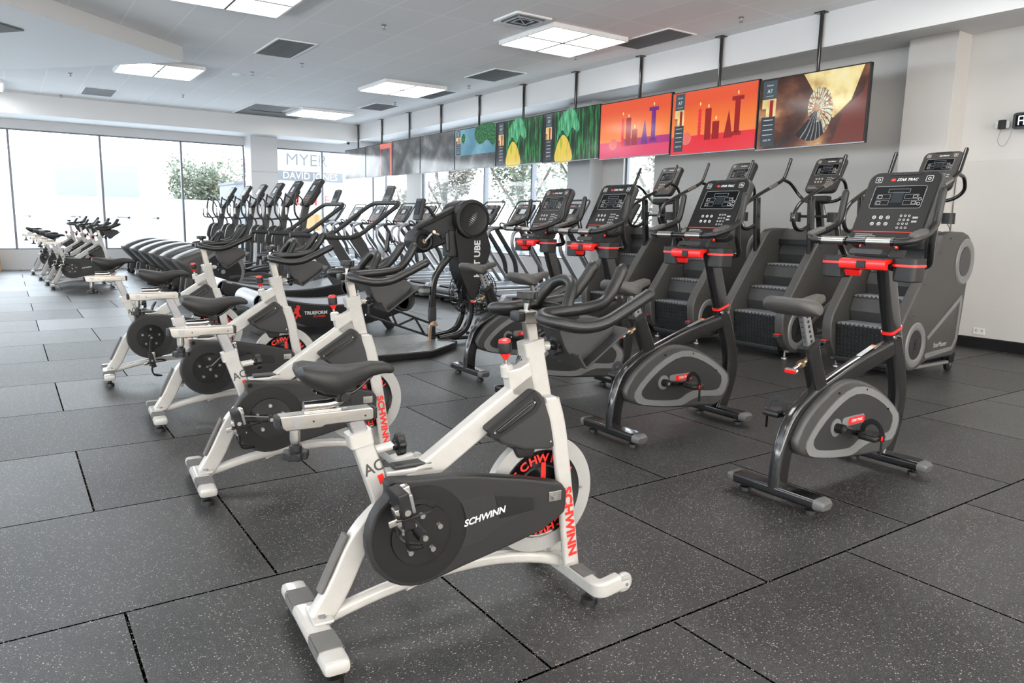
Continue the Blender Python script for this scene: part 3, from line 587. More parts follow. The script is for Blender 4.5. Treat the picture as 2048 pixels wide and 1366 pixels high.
# ============================================================= SPIN BIKE
def spin_bike():
    t = thing('spin_bike', '', 'exercise bike'); W = 'white_frame'
    # frame ---------------------------------------------------
    b = B()
    b.sweep(fil([(.02, 0, .085), (.075, 0, .17), (.15, 0, .33), (.27, 0, .43)], .06), rr(.05, .074, .010), W)
    b.sweep([(.25, 0, .34), (.215, 0, .455), (.155, 0, .635)], rr(.048, .062, .009), W)
    b.sweep([(.157, 0, .618), (.148, 0, .662)], rr(.058, .074, .010), W)
    b.sweep(fil([(.22, 0, .41), (.40, 0, .525), (.60, 0, .66), (.765, 0, .765)], .05), rr(.05, .078, .010), W)
    b.sweep([(.815, 0, .635), (.795, 0, .70), (.757, 0, .875)], rr(.056, .068, .010), W); b.sweep([(.760, 0, .855), (.750, 0, .902)], rr(.064, .080, .010), W)
    b.side([(.652, .808), (.70, .815), (.745, .838), (.785, .72), (.74, .70), (.668, .722)], -.025, .025, W, .008)
    b.lathe([(0, 0), (.022, 0), (.022, .035), (.017, .04), (0, .04)], axisM((.665, 0, .785), (-.12, 0, 1)), W)
    b.side([(.775, .715), (.825, .715), (.860, .60), (.815, .58)], -.066, .066, W, .01)
    for s in (-1, 1):
        b.sweep(fil([(.808, s*.052, .70), (.838, s*.055, .60), (.875, s*.055, .35), (.912, s*.055, .075)], .08), rr(.026, .060, .011), W)
    b.sweep(crv([(.05, 0, .085), (.22, 0, .125), (.42, 0, .15), (.62, 0, .148), (.80, 0, .115), (.905, 0, .075)], 4), rr(.042, .040, .014), W)
    b.side([(.30, .11), (.40, .14), (.37, .20), (.33, .20)], -.012, .012, W)
    b.box((.31, 0, .515), (.16, .05, .02), W, .006)
    obj('frame', b, t)
    b = B(); b.box((.32, -.002, .533), (.13, .046, .014), 'dark_grey', .005); obj('frame_pad', b, t)
    b = B(); b.sweep([(.052, 0, .155), (.09, 0, .235), (.135, 0, .325)], [(x, y+.034) for x, y in rr(.040, .012, .004)], 'pad_grey', side=(0, 1, 0)); obj('frame_guard_strip', b, t)
    # base bars
    b = B(); b.box((0, 0, .07), (.078, .53, .045), W, .016); b.box((.02, 0, .096), (.06, .12, .010), W, .004); o = obj('base_bar', b, t)
    for y in (-.145, .145):
        p = B(); p.box((0, y, .0935), (.072, .10, .005), 'pad_grey', .002); p.box((.0375, y, .075), (.004, .10, .03), 'pad_grey', .001); p.box((-.0375, y, .075), (.004, .10, .03), 'pad_grey', .001); obj('grip_pad', p, o)
    for y in (-.21, .21): p = B(); p.lathe([(0, 0), (.03, 0), (.028, .022), (.012, .028), (.012, .05), (0, .05)], Mx.Translation((0, y, 0)), 'black_rubber', 18); obj('levelling_foot', p, o)
    for y in (-.03, .03): p = B(); p.cyl((.02, y, .10), (.02, y, .108), .011, 'steel_grey', 12); obj('bolt', p, o)
    b = B(); b.sweep(fil([(.985, -.232, .082), (.905, -.236, .07), (.905, .236, .07), (.985, .232, .082)], .03), rr(.060, .042, .012), W, side=(0, 0, 1)); o = obj('base_bar', b, t)
    for y in (-.135, .135): p = B(); p.box((.905, y, .0985), (.05, .09, .006), 'pad_grey', .002); obj('grip_pad', p, o)
    for y in (-.18, .18): p = B(); p.lathe([(0, 0), (.03, 0), (.028, .02), (.012, .026), (.012, .05), (0, .05)], Mx.Translation((.905, y, 0)), 'black_rubber', 18); obj('levelling_foot', p, o)
    for s in (-1, 1):
        b = B(); b.lathe([(0, -.012), (.016, -.012), (.030, -.011), (.036, -.004), (.036, .004), (.030, .011), (.016, .012), (0, .012)], axisM((1.008, s*.232, .075), (0, s*1, 0)), 'clear_wheel', 24); o = obj('transport_wheel', b, t)
        p = B(); p.box((0, 0, 0), (.07, .005, .028), W, .008, Mx.Translation((.988, s*.250, .075))); p.box((.988, s*.214, .075), (.07, .005, .028), W, .008); p.cyl((1.008, s*.208, .075), (1.008, s*.256, .075), .006, 'chrome', 10); obj('wheel_bracket', p, o)
    # flywheel ---------------------------------------------------
    C0 = (.80, 0, .355)
    b = B(); n = 72; b.ring(circ(.212, n), circ(.150, n), -.016, .016, 'flywheel_metal', SIDE @ Mx.Identity(4), bev=.003)
    o = obj('flywheel', b, t, C0)
    b = B(); b.lathe([(0, -.019), (.10, -.019), (.105, -.014), (.145, -.014), (.158, -.021), (.160, -.018), (.160, .018), (.158, .021), (.145, .014), (.105, .014), (.10, .019), (0, .019)], SIDE, 'black_gloss', 56); obj('flywheel_hub', b, o)
    b = B()
    for base in (PI/2, -PI/2):
        for i, ch in enumerate('SCHWINN'):
            a = base+(-(i-3)*.30 if base > 0 else (i-3)*-.30)
            rad = V((math.cos(a), 0, math.sin(a))); tang = V((math.sin(a), 0, -math.cos(a)))
            for ys, fl in ((-1, 1), (1, -1)):
                b.text(ch, .040, 'red_text', V((0, ys*.0215, 0))+rad*.130, tang*fl, rad, bold=.035, sx=1.15, depth=.002) if True else 0
    obj('lettering', b, o)
    b = B()
    for a in (PI/2, PI/2+2.09, PI/2+4.19): b.pr([(.115*math.cos(a-.13), .115*math.sin(a-.13)), (.115*math.cos(a+.02), .115*math.sin(a+.02)), (.03*math.cos(a+.2), .03*math.sin(a+.2)), (.03*math.cos(a-.6), .03*math.sin(a-.6))], .016, .0195, 'red_text', SIDE)
    for k in range(6): a = k*1.047; b.cyl((.167*math.cos(a), -.018, .167*math.sin(a)), (.167*math.cos(a), -.022, .167*math.sin(a)), .005, 'chrome', 8)
    obj('flywheel_badge', b, o)
    # chain guard ---------------------------------------------------
    cx, cz, r = .305, .345, .170
    arc = [(cx+r*math.cos(math.radians(a)), cz+r*math.sin(math.radians(a))) for a in range(128, 296, 12)]
    poly = [(.30, .520), (.215, .532), (.196, .522), (.200, .500)]+arc[:]+[(.45, .204), (.62, .238), (.75, .268), (.838, .318), (.842, .395), (.82, .425), (.68, .462), (.50, .500), (.40, .515)]
    b = B(); b.side(poly, -.118, -.066, 'guard_plastic', .012); g = obj('chain_guard', b, t)
    b = B(); b.side([(.435, .425), (.53, .430), (.70, .398), (.712, .345), (.60, .325), (.52, .285), (.445, .272), (.455, .345)], -.1195, -.115, 'carbon_panel', .003); b.side([(.56, .426), (.705, .396), (.708, .350), (.58, .345)], -.1215, -.118, 'black_satin', .002); obj('guard_inset', b, g)
    b = B(); b.ring(circ(.155, 48), circ(.100, 48), .114, .1195, 'black_satin', Mx.Translation((cx, 0, cz)) @ SIDE, bev=.003); obj('guard_ring', b, g)
    b = B(); b.lathe([(0, .124), (.096, .124), (.098, .118), (0, .118)], Mx.Translation((cx, 0, cz)) @ SIDE, 'black_gloss', 40)
    for k in range(5):
        a = k*2*PI/5+.3; b.cyl((cx+.062*math.cos(a), -.124, cz+.062*math.sin(a)), (cx+.062*math.cos(a), -.132, cz+.062*math.sin(a)), .0085, 'chrome', 10)
    b.cyl((.218, -.118, .512), (.218, -.1215, .512), .011, 'black_gloss', 12); obj('crank_cover', b, g)
    b = B(); b.text('SCHWINN', .030, 'white_text', (.522, -.1225, .362), (1, 0, .16), (0, 0, 1), shear=.3, bold=.03, sx=1.05, depth=.002); obj('lettering', b, g)
    b = B(); b.box((.79, -.120, .385), (.05, .006, .035), 'brushed', .002); b.cyl((.785, -.122, .385), (.785, -.132, .385), .009, 'steel_grey', 10); obj('axle_plate', b, g)
    # cranks and pedals ----------------------------------------------
    for s, ay, ang in ((-1, -.14, 0), (1, .10, PI)):
        a = B(); a.sweep([(0, 0, 0), (-.165, 0, 0)], rr(.018, .030, .007), 'black_gloss', side=(0, 1, 0)); a.cyl((0, -s*.02, 0), (0, s*.012, 0), .019, 'black_gloss', 14); a.cyl((0, s*.012, 0), (0, s*.016, 0), .009, 'chrome', 10)
        ca = obj('crank_arm', a, t, (cx, ay, cz)); ca.rotation_euler = (0, ang, 0)
        p = B(); p.box((0, s*.055, 0), (.095, .080, .030), 'black_satin', .006); p.box((-.01, s*.055, .018), (.05, .06, .014), 'steel_grey', .003); p.box((-.03, s*.04, .022), (.03, .03, .02), 'chrome', .004); p.box((.012, s*.07, -.02), (.045, .03, .014), 'chrome', .003); p.cyl((0, 0, 0), (0, s*.10, 0), .008, 'chrome', 10)
        p.box((.046, s*.055, .0), (.008, .06, .038), 'steel_grey', .002)
        p.tube(fil([(.04, s*.02, -.01), (.10, s*.022, -.02), (.125, s*.05, .045), (.10, s*.085, -.02), (.04, s*.09, -.01)], .03), .0045, 'black_gloss', 6)
        p.sweep(fil([(.015, s*.015, -.012), (.02, s*.012, .06), (.035, s*.055, .085), (.02, s*.098, .06), (.015, s*.095, -.014), (.01, s*.10, -.035)], .025), rr(.003, .014, .001, 1), 'black_satin', side=(0, 0, 1))
        p.box((.01, s*.10, -.040), (.016, .006, .022), 'chrome', .002)
        po = obj('pedal', p, ca, (-.165, s*.004, 0)); po.rotation_euler = (0, -ang, 0); po.scale = (1.2, 1.1, 1.2)
    # seat assembly ---------------------------------------------------
    b = B(); b.sweep([(.215, 0, .50), (.137, 0, .700)], rr(.034, .048, .006), 'steel_grey', side=(0, 1, 0))
    for k in range(7): b.box((.176-.012*k+.0, -.018, .60+.031*k-.045), (.012, .001, .002), 'light_grey')
    obj('seat_post', b, t)
    b = B(); b.side([(-.085, .735), (.185, .735), (.192, .728), (.192, .700), (.185, .696), (.045, .696), (.035, .690), (-.068, .690), (-.078, .70)], -.024, .024, 'brushed', .004); b.box((.198, 0, .715), (.012, .044, .036), 'black_satin', .004); b.box((-.088, 0, .716), (.014, .044, .036), 'black_satin', .004)
    b.side([(-.05, .725), (-.02, .725), (-.026, .70), (-.044, .70)], -.0255, -.024, 'steel_grey')
    b.cyl((.01, -.0245, .712), (.01, -.0255, .712), .003, 'black_satin', 8); b.cyl((.165, -.0245, .712), (.165, -.0255, .712), .003, 'black_satin', 8); sl = obj('seat_slider', b, t)
    b = B(); b.lathe([(0, 0), (.013, 0), (.013, .008), (.010, .012), (.013, .018), (.016, .03), (.016, .066), (0, .066)], Mx.Translation((-.038, 0, .628)), 'chrome', 16); obj('locking_stem', b, sl)
    b = B(); b.knob((-.038, 0, .602), (0, 0, 1), .036, .022, 'black_satin', 8); b.cyl((-.038, 0, .62), (-.038, 0, .640), .018, 'black_satin', 14); obj('adjustment_knob', b, sl)
    S = [(-.032, .040, .868, .850), (-.024, .066, .880, .836), (0, .080, .884, .812), (.04, .083, .878, .790), (.08, .074, .870, .782), (.115, .056, .866, .790), (.15, .036, .868, .808), (.19, .026, .872, .826), (.23, .022, .868, .832), (.252, .018, .858, .830), (.262, .009, .848, .834)]
    R = []
    for x, wy, zt, zb in S:
        q = []
        for k in range(20):
            a = 2*PI*k/20; c, s_ = math.cos(a), math.sin(a); zc = zb+(zt-zb)*.55
            yy = wy*math.copysign(abs(c)**.75, c); dip = .010*max(0, 1-abs(c)*2.2) if s_ > 0 and x < .12 else 0
            q.append((x, yy, zc+(zt-zc)*abs(s_)**.8-dip if s_ > 0 else zc-(zc-zb)*abs(s_)**.6*(1 if abs(c) < .72 else .8)))
        R.append(q)
    b = B(); b.loft(R, 'saddle_vinyl'); sd = obj('saddle', b, t)
    b = B()
    for s in (-1, 1): b.tube(fil([(.02, s*.022, .795), (.07, s*.022, .778), (.13, s*.022, .782), (.20, s*.010, .836)], .03), .0045, 'black_gloss', 8)
    b.box((.10, 0, .775), (.045, .052, .03), 'black_satin', .006); b.cyl((.10, -.034, .775), (.10, .034, .775), .012, 'black_gloss', 12); obj('saddle_rails', b, sd)
    b = B(); b.tube(fil([(-.012, 0, .753), (.085, 0, .753), (.108, 0, .778)], .03), .0145, 'chrome', 14); b.box((.04, 0, .737), (.11, .03, .008), 'chrome', .002); obj('saddle_pillar', b, t)
    # handlebar ---------------------------------------------------
    b = B(); b.sweep([(.784, 0, .76), (.742, 0, .975)], rr(.034, .044, .007), 'brushed', side=(0, 1, 0)); obj('handlebar_post', b, t)
    b = B(); b.box((.739, 0, .982), (.052, .050, .044), 'brushed', .006); b.box((.70, 0, .985), (.032, .06, .034), 'black_satin', .008)
    b.side([(.765, .998), (.92, 1.0), (.93, .975), (.90, .955), (.765, .965)], -.035, .035, 'black_satin', .008)
    b.cyl((.735, 0, 1.0), (.735, 0, 1.045), .012, 'chrome', 14); hm = obj('handlebar_mount', b, t)
    b = B(); b.knob((.735, 0, 1.042), (0, 0, 1), .034, .024, 'black_satin', 8); b.cyl((.735, 0, 1.028), (.735, 0, 1.044), .016, 'black_satin', 14); obj('adjustment_knob', b, hm)
    b = B(); H = 'black_rubber'
    for s in (-1, 1):
        b.tube(crv([(1.06, s*.085, 1.14), (1.025, s*.092, 1.085), (.975, s*.10, 1.032), (.90, s*.105, 1.015), (.81, s*.10, 1.008), (.735, s*.11, 1.003), (.70, s*.155, .996), (.722, s*.203, .987), (.80, s*.226, .973), (.88, s*.232, .982), (.97, s*.228, 1.02), (1.07, s*.22, 1.066)], 5), .021, H, 12, side=(0, 0, 1), round_end=True)
    b.tube(crv([(.825, -.10, 1.005), (.845, -.085, 1.045), (.875, -.055, 1.088), (.885, 0, 1.102), (.875, .055, 1.088), (.845, .085, 1.045), (.825, .10, 1.005)], 5), .0195, H, 12, side=(0, 0, 1))
    b.tube([(.86, -.10, 1.005), (.86, .10, 1.005)], .017, H, 10, side=(1, 0, 0)); obj('handlebar', b, t)
    b = B(); b.side(crv2([(.840, .965), (1.0, .972), (1.065, .935), (1.0, .865), (.945, .815), (.92, .812), (.875, .85), (.845, .90)], 3), -.055, .055, 'dark_grey', .006)
    b.pr([(-.005, -.105), (.20, -.105), (.215, -.09), (.215, .09), (.20, .105), (-.005, .105)], -.004, .004, 'dark_grey', frame((.915, 0, .812), (.17, 0, .118), (0, 1, 0)), bev=.002)
    b.pr([(-.008, -.105), (.0, -.105), (.0, .105), (-.008, .105)], 0, .055, 'dark_grey', frame((.915, 0, .812), (.17, 0, .118), (0, 1, 0)), bev=.002)
    obj('accessory_tray', b, t)
    b = B(); b.cyl((.775, 0, .878), (.822, 0, .878), .016, W, 16); b.cyl((.82, 0, .878), (.838, 0, .878), .010, 'chrome', 12); o = obj('clamp_boss', b, t)
    b = B(); b.knob((.842, 0, .878), (1, 0, 0), .034, .020, 'black_satin', 7); b.cyl((.83, 0, .878), (.845, 0, .878), .017, 'black_satin', 14); obj('locking_knob', b, o)
    b = B(); b.cyl((.175, 0, .59), (.255, 0, .60), .014, W, 16); b.cyl((.253, 0, .60), (.268, 0, .60), .009, 'chrome', 12); o = obj('clamp_boss', b, t)
    b = B(); b.knob((.272, 0, .60), (1, 0, .05), .034, .022, 'black_satin', 7); b.cyl((.262, 0, .60), (.276, 0, .60), .017, 'black_satin', 14); obj('locking_knob', b, o)
    b = B(); D = axisM((.660, 0, .815), (-.10, 0, 1)); b.lathe([(0, 0), (.012, 0), (.012, .006), (.006, .006), (.006, .028), (0, .028)], D, 'chrome', 12)
    b.lathe([(0, .026), (.006, .026), (.010, .032), (.021, .052), (0, .052)], D, 'red', 20); b.lathe([(0, .05), (.021, .05), (.0225, .056), (.0225, .082), (.021, .086), (0, .086)], D, 'black_satin', 20); b.lathe([(0, .085), (.0205, .085), (.020, .094), (.012, .098), (0, .098)], D, 'red', 20); obj('resistance_knob', b, t)
    # shroud under the head
    sh = [(.555, .628), (.735, .745), (.765, .728), (.80, .66), (.838, .60), (.852, .54), (.80, .528), (.70, .540), (.62, .570)]
    b = B(); b.side(sh, -.062, .062, 'dark_grey', .012); s_ = obj('side_shroud', b, t)
    b = B(); b.ring([(x, y) for x, y in [(.560, .632), (.735, .742), (.762, .70), (.742, .668), (.60, .595), (.572, .600)]], [(.577, .624), (.728, .718), (.742, .697), (.730, .680), (.603, .610), (.585, .612)], .060, .067, 'black_satin', SIDE)
    b.side([(.592, .622), (.722, .702), (.724, .692), (.60, .612)], -.068, -.060, 'black_gloss', .002)
    for p in ((.583, .617), (.732, .703), (.80, .56)): b.cyl((p[0], -.062, p[1]), (p[0], -.070, p[1]), .004, 'chrome', 8)
    obj('shroud_rim', b, s_)
    b = B(); b.side([(.675, .548), (.77, .552), (.76, .50), (.70, .50)], -.03, .03, 'black_satin', .008); obj('brake_housing', b, t)
    # lettering
    b = B(); d = V((.912-.875, 0, .075-.35)).normalized(); b.text('SCHWINN', .046, 'red_text', V((.889, -.0695, .255)), d, V((-d.z, 0, d.x))*1, bold=.045, sx=1.2, depth=.002); obj('lettering', b, t)
    b = B(); d = V((.155-.215, 0, .635-.455)).normalized(); b.text('AC', .052, 'mid_grey', V((.190, -.0250, .545)), (.95, 0, .31), d, bold=.015, sx=.9, depth=.002); b.pr([(-.012, -.012), (.006, -.012), (.006, .018), (-.012, .018)], 0, .001, 'red_text', frame((.217, -.0254, .505), (.95, 0, .31), d)); obj('logo', b, t)
    b = B(); d = V((.16, 0, .106)).normalized(); u = V((0, 1, 0))
    for x0, L_, mt in ((.50, .07, 'light_grey'), (.575, .014, 'orange_text'), (.60, .022, 'plastic_white'), (.635, .018, 'dark_text')):
        zz = .66+(x0-.60)*.655+.0405; b.pr([(0, -.012), (L_, -.012), (L_, .012), (0, .012)], 0, .0015, mt, frame((x0, 0, zz), d, u))
    obj('warning_sticker', b, t)
    return t
SPIN = [((-.545, .49, 0), -4.5, 0.0, .95, 'white spin bike nearest the camera, with glossy white frame and raised pedal'),
        ((-.548, 2.045, 0), -4.0, .05, .15, 'second white spin bike from the front, pedal level behind its seat knob'),
        ((-.53, 3.40, 0), -3.5, .085, 2.42, 'third white spin bike from the front, with its crank pointing forward'),
        ((-.645, 4.88, 0), -3.5, .085, -1.5, 'fourth white spin bike from the front, its strapped pedal hanging lowest'),
        ((-.62, 13.35, 0), -2, .06, .5, 'nearest of the four white spin bikes before the far left windows'), ((-.66, 14.3, 0), -2, .07, .2, 'second of the four far white spin bikes, counted from the near one'),
        ((-.72, 15.5, 0), -2, .08, 2.2, 'third of the four far white spin bikes, counted from the near one'), ((-.80, 17.0, 0), -2, .10, .7, 'farthest white spin bike, closest to the low white wall')]
_sb = spin_bike()
for i, (loc, rz, dh, ca, l) in enumerate(SPIN):
    o = place(_sb, i == 0, loc, math.radians(rz), l, 'white spin bikes')
    for c in kids(o):
        n = c.name.split('.')[0]
        if n in ('seat_slider', 'saddle', 'saddle_pillar', 'seat_post'): c.location = (-.385*dh, 0, dh)
        if n in ('handlebar', 'handlebar_mount', 'accessory_tray', 'handlebar_post'): hb = dh*(.35 if i == 1 else .45 if i == 2 else .75); c.location = (-.19*hb, 0, hb)
        if n == 'crank_arm':
            a = ca if c.location.y < 0 else ca+PI
            c.rotation_euler = (0, a, 0)
            for p in kids(c): p.rotation_euler = (0, -a+(1.35 if c.location.y < 0 else .3), 0)

# ============================================================= CONSOLE FACE (shared)
def console(parent, M, w_, h_, face, brand='STAR TRAC', brandmat='red_text', lit=False, name='console', thick=.055, detail=True):
    b = B(); b.pr(rr(w_, h_, .055, 5), -thick, 0, 'dark_grey', M, bev=.016, seg=2); b.pr(rr(w_-.02, h_-.02, .048, 5), 0, .003, face, M, bev=.001, seg=1)
    b.pr([(x*.8, y*.6-h_*.08) for x, y in rr(w_, h_, .1, 4)], -thick-.045, -thick+.004, 'dark_grey', M, bev=.03, seg=2); o = obj(name, b, parent)
    s = B(); sy = h_*.14; sw, sh = w_*.70, h_*.30
    s.pr([(x, y+sy) for x, y in rr(sw, sh, .012)], .003, .0042, 'screen', M); s.rrring(0, sy, sw, sh, .012, .0018, .003, .0052, 'grey_text', M)
    s.pr([(x, y+sy+(.0)) for x, y in rr(sw*(.44 if lit else .22), sh*(.72 if lit else .5), .003)], .0042, .0048, 'screen_lit' if lit else 'lcd', M)
    if detail:
        s.rrring(0, sy+sh*.28, sw*.42, sh*.17, .002, .0012, .0042, .0052, 'grey_text', M)
        for sx in (-1, 1):
            for q in (.02, -.25): s.rrring(sx*sw*.27, sy+sh*q, sw*.26, sh*.2, .002, .001, .0042, .0052, 'grey_text', M); s.rrring(sx*sw*.34, sy+sh*q, sw*.08, sh*.13, .002, .0012, .0042, .0054, 'white_text', M)
        for q in (-.1, -.3): s.ring(circ(.0085, 16, sw*.44, sy+sh*q), circ(.0068, 16, sw*.44, sy+sh*q), .0042, .0056, 'white_text', M)
    obj('display', s, o, flat=True)
    k = B(); ky = -h_*.13
    for i in range(3):
        for j in range(2): cxk, cyk = -w_*.22+i*w_*.095, ky-j*h_*.085; k.ring(circ(.0095, 14, cxk, cyk), circ(.0072, 14, cxk, cyk), .003, .005, 'white_text', M); k.pr(circ(.004, 8, cxk, cyk), .003, .0046, 'grey_text', M)
    for i in range(3):
        for j in range(4): cxk, cyk = w_*.14+i*w_*.055, ky+.01-j*h_*.052; k.ring(circ(.0058, 10, cxk, cyk), circ(.0042, 10, cxk, cyk), .003, .0046, 'white_text', M)
    for i in range(2): k.pr([(w_*.33-.012, ky-i*.022-.005), (w_*.33+.014, ky-i*.022-.005), (w_*.33+.014, ky-i*.022+.005), (w_*.33-.012, ky-i*.022+.005)], .003, .0042, 'grey_text', M)
    obj('keypad', k, o, flat=True); k = B()
    for sx in (-1, 1):
        k.rrring(sx*w_*.34, h_*.38, .034, .034, .006, .0016, .003, .005, 'white_text', M); k.ring(circ(.008, 12, sx*w_*.34, h_*.38), circ(.0055, 12, sx*w_*.34, h_*.38), .003, .005, 'white_text', M)
    obj('corner_icon', k, o, flat=True); k = B()
    k.pr([(-w_*.44, -h_*.325), (w_*.36, -h_*.325), (w_*.36, -h_*.317), (-w_*.44, -h_*.317)], .003, .0045, 'red_text', M)
    for i in range(3): k.pr([(-w_*.40, -h_*(.36+.022*i)), (-w_*(.16-.05*i), -h_*(.36+.022*i)), (-w_*(.16-.05*i), -h_*(.352+.022*i)), (-w_*.40, -h_*(.352+.022*i))], .003, .004, 'grey_text', M)
    obj('printed_line', k, o, flat=True)
    v = B(); v.pr([(x, y+h_*.455) for x, y in rr(w_*.44, .018, .007)], .001, .006, 'black_satin', M, bev=.002)
    for i in range(18): v.pr([(-w_*.2+i*w_*.0235, h_*.455-.006), (-w_*.2+i*w_*.0235+.002, h_*.455-.006), (-w_*.2+i*w_*.0235+.002, h_*.455+.006), (-w_*.2+i*w_*.0235, h_*.455+.006)], .004, .0072, 'dark_grey', M)
    obj('speaker_slot', v, o, flat=True)
    if brand:
        tb = B(); X = (M @ V((1, 0, 0))-M @ V((0, 0, 0))); Y = (M @ V((0, 1, 0))-M @ V((0, 0, 0)))
        tb.text(brand, .020, 'white_text', M @ V((.018, h_*.375, .003)), X, Y, shear=.3, bold=.03, sx=1.0, depth=.002)
        if brandmat: tb.pr([(x-.052, y+h_*.375) for x, y in rr(.022, .014, .005)], .003, .0045, brandmat, M)
        obj('lettering', tb, o, flat=True)
    return o

# ============================================================= UPRIGHT BIKE
def upright_bike():
    t = thing('upright_bike', '', 'exercise bike'); K = 'black_gloss'
    b = B()
    b.sweep(crv([(-.012, 0, .07), (-.006, 0, .17), (.018, 0, .28), (.075, 0, .39), (.20, 0, .47), (.33, 0, .515), (.60, 0, .60), (.92, 0, .675)], 4), rr(.060, .098, .02), K, side=(0, 1, 0))
    b.sweep([(.285, 0, .46), (.150, 0, .745)], rr(.056, .098, .016), K, side=(0, 1, 0)); b.sweep([(.156, 0, .732), (.147, 0, .752)], rr(.068, .112, .018), 'black_satin', side=(0, 1, 0))
    b.sweep(crv([(.945, 0, .07), (.99, 0, .17), (1.03, 0, .30), (1.03, 0, .42), (1.0, 0, .53), (.955, 0, .64), (.905, 0, .765), (.84, 0, .94), (.775, 0, 1.125)], 4), rr(.064, .108, .022), K, side=(0, 1, 0))
    for s in (-1, 1): b.cyl((.905+s*.03, -.033, .735), (.905+s*.03, -.042, .735), .011, 'chrome', 10)
    obj('frame', b, t)
    b = B(); b.sweep([(.9, 0, .776), (.905, 0, .762)], rr(.072, .118, .024), 'red', side=(0, 1, 0)); obj('mast_collar', b, t)
    b = B(); d = V((.27, 0, .085)).normalized(); b.pr([(0, -.014), (.13, -.014), (.13, .014), (0, .014)], 0, .0015, 'steel_grey', frame((.60, 0, .652), d, (0, 1, 0))); b.pr([(.131, -.014), (.15, -.014), (.15, .014), (.131, .014)], 0, .0015, 'orange_text', frame((.60, 0, .652), d, (0, 1, 0))); obj('warning_sticker', b, t)
    for x, hw in ((-.01, .25), (.955, .235)):
        b = B(); b.sweep([(x, -hw+.03, .062), (x, hw-.03, .062)], rr(.05, .10, .014), K, side=(0, 0, 1)); o = obj('base_bar', b, t)
        for s in (-1, 1):
            p = B(); p.sweep([(x, s*(hw-.032), .062), (x, s*(hw-.005), .060), (x, s*(hw+.012), .055)], rr(.052, .102, .018), 'cap_grey', side=(0, 0, 1), scl=[1, .95, .7]); obj('end_cap', p, o)
            p = B(); p.lathe([(0, 0), (.028, 0), (.026, .018), (.01, .022), (.01, .04), (0, .04)], Mx.Translation((x, s*(hw-.07), 0)), 'black_rubber', 16); obj('levelling_foot', p, o)
    # shroud
    sh = crv2([(0.025, .275), (0.045, .345), (0.115, .425), (0.225, .495), (0.345, .545), (0.445, .555), (0.565, .535), (0.705, .485), (0.845, .41), (0.965, .32), (0.975, .245), (0.930, .165), (0.845, .118), (0.695, .128), (0.465, .148), (0.245, .18), (0.095, .22)], 2)
    b = B(); b.side(sh, -.062, .062, 'mid_grey', .020, 3); s0 = obj('drive_shroud', b, t)
    cxm, czm = .45, .33
    outer = crv2([(0.100, .29), (0.200, .39), (0.340, .475), (0.490, .515), (0.640, .49), (0.800, .415), (0.935, .315), (0.933, .24), (0.890, .185), (0.790, .19), (0.670, .20), (0.580, .18), (0.500, .16), (0.340, .175), (0.170, .205), (0.110, .235)], 2)
    inner = crv2([(0.155, .295), (0.245, .375), (0.370, .445), (0.495, .478), (0.630, .455), (0.775, .39), (0.875, .315), (0.872, .255), (0.840, .228), (0.740, .232), (0.620, .245), (0.545, .228), (0.480, .202), (0.340, .212), (0.215, .232), (0.165, .255)], 2)
    for s in (-1, 1):
        zz = (.061, .068) if s < 0 else (-.068, -.061)
        b = B(); b.ring(outer, inner, *zz, 'silver_plastic', SIDE, bev=.002); obj('shroud_trim', b, s0)
        b = B(); b.pr(inner, *((.0605, .065) if s < 0 else (-.065, -.0605)), 'dark_grey', SIDE); b.lathe([(0, 0), (.045, 0), (.045, .006), (0, .006)], axisM((.335, s*.065, .328), (0, s, 0)), 'silver_plastic', 28)
        for px, pz in ((.34, .50), (.59, .49), (.82, .36)): b.cyl((px, s*.062, pz), (px, s*.070, pz), .005, 'black_gloss', 8)
        obj('shroud_panel', b, s0)
    b = B(); b.pr([(x+.487, y+.345) for x, y in rr(.20, .048, .018)], .065, .071, 'silver_plastic', SIDE, bev=.002); b.pr([(x+.510, y+.345) for x, y in rr(.145, .034, .012)], .071, .0735, 'red', SIDE); b.text('STAR TRAC', .020, 'white_text', (.510, -.074, .345), (1, 0, 0), (0, 0, 1), shear=.3, bold=.03, sx=.95, depth=.002); obj('badge', b, s0)
    for s, ang in ((-1, PI+.28), (1, .28)):
        a = B(); a.sweep([(0, 0, 0), (-.165, 0, 0)], rr(.020, .036, .008), K, side=(0, 1, 0)); a.cyl((0, -s*.03, 0), (0, s*.014, 0), .024, 'black_satin', 16); a.cyl((0, s*.014, 0), (0, s*.018, 0), .010, 'chrome', 10)
        ca = obj('crank_arm', a, t, (.335, s*.098, .328)); ca.rotation_euler = (0, ang, 0)
        p = B(); p.box((0, s*.062, 0), (.105, .095, .032), 'black_rubber', .012); p.box((0, s*.062, .017), (.085, .075, .006), 'dark_grey', .003); p.cyl((0, 0, 0), (0, s*.02, 0), .012, K, 12)
        p.sweep(fil([(0, s*.015, 0), (0, s*.012, .05), (0, s*.062, .085), (0, s*.112, .05), (0, s*.112, -.01)], .04), rr(.004, .028, .0015, 1), 'dark_grey' if s > 0 else 'black_satin', side=(1, 0, 0)); p.box((0, s*.113, -.045), (.016, .005, .085), 'black_satin', .001); p.box((0, s*.116, .004), (.022, .008, .022), 'red', .003)
        po = obj('pedal', p, ca, (-.165, s*.006, 0)); po.rotation_euler = (0, -ang, 0)
    # seat
    b = B(); b.sweep([(.20, 0, .64), (.080, 0, .92)], rr(.030, .058, .006), 'steel_grey', side=(0, 1, 0))
    for k in range(6): z = .765+k*.024; x = .20-(z-.64)*.4286; b.cyl((x, -.0145, z), (x, -.0160, z), .008, 'black_satin', 8); b.box((x-.029, 0, z), (.004, .012, .010), 'black_satin')
    obj('seat_post', b, t)
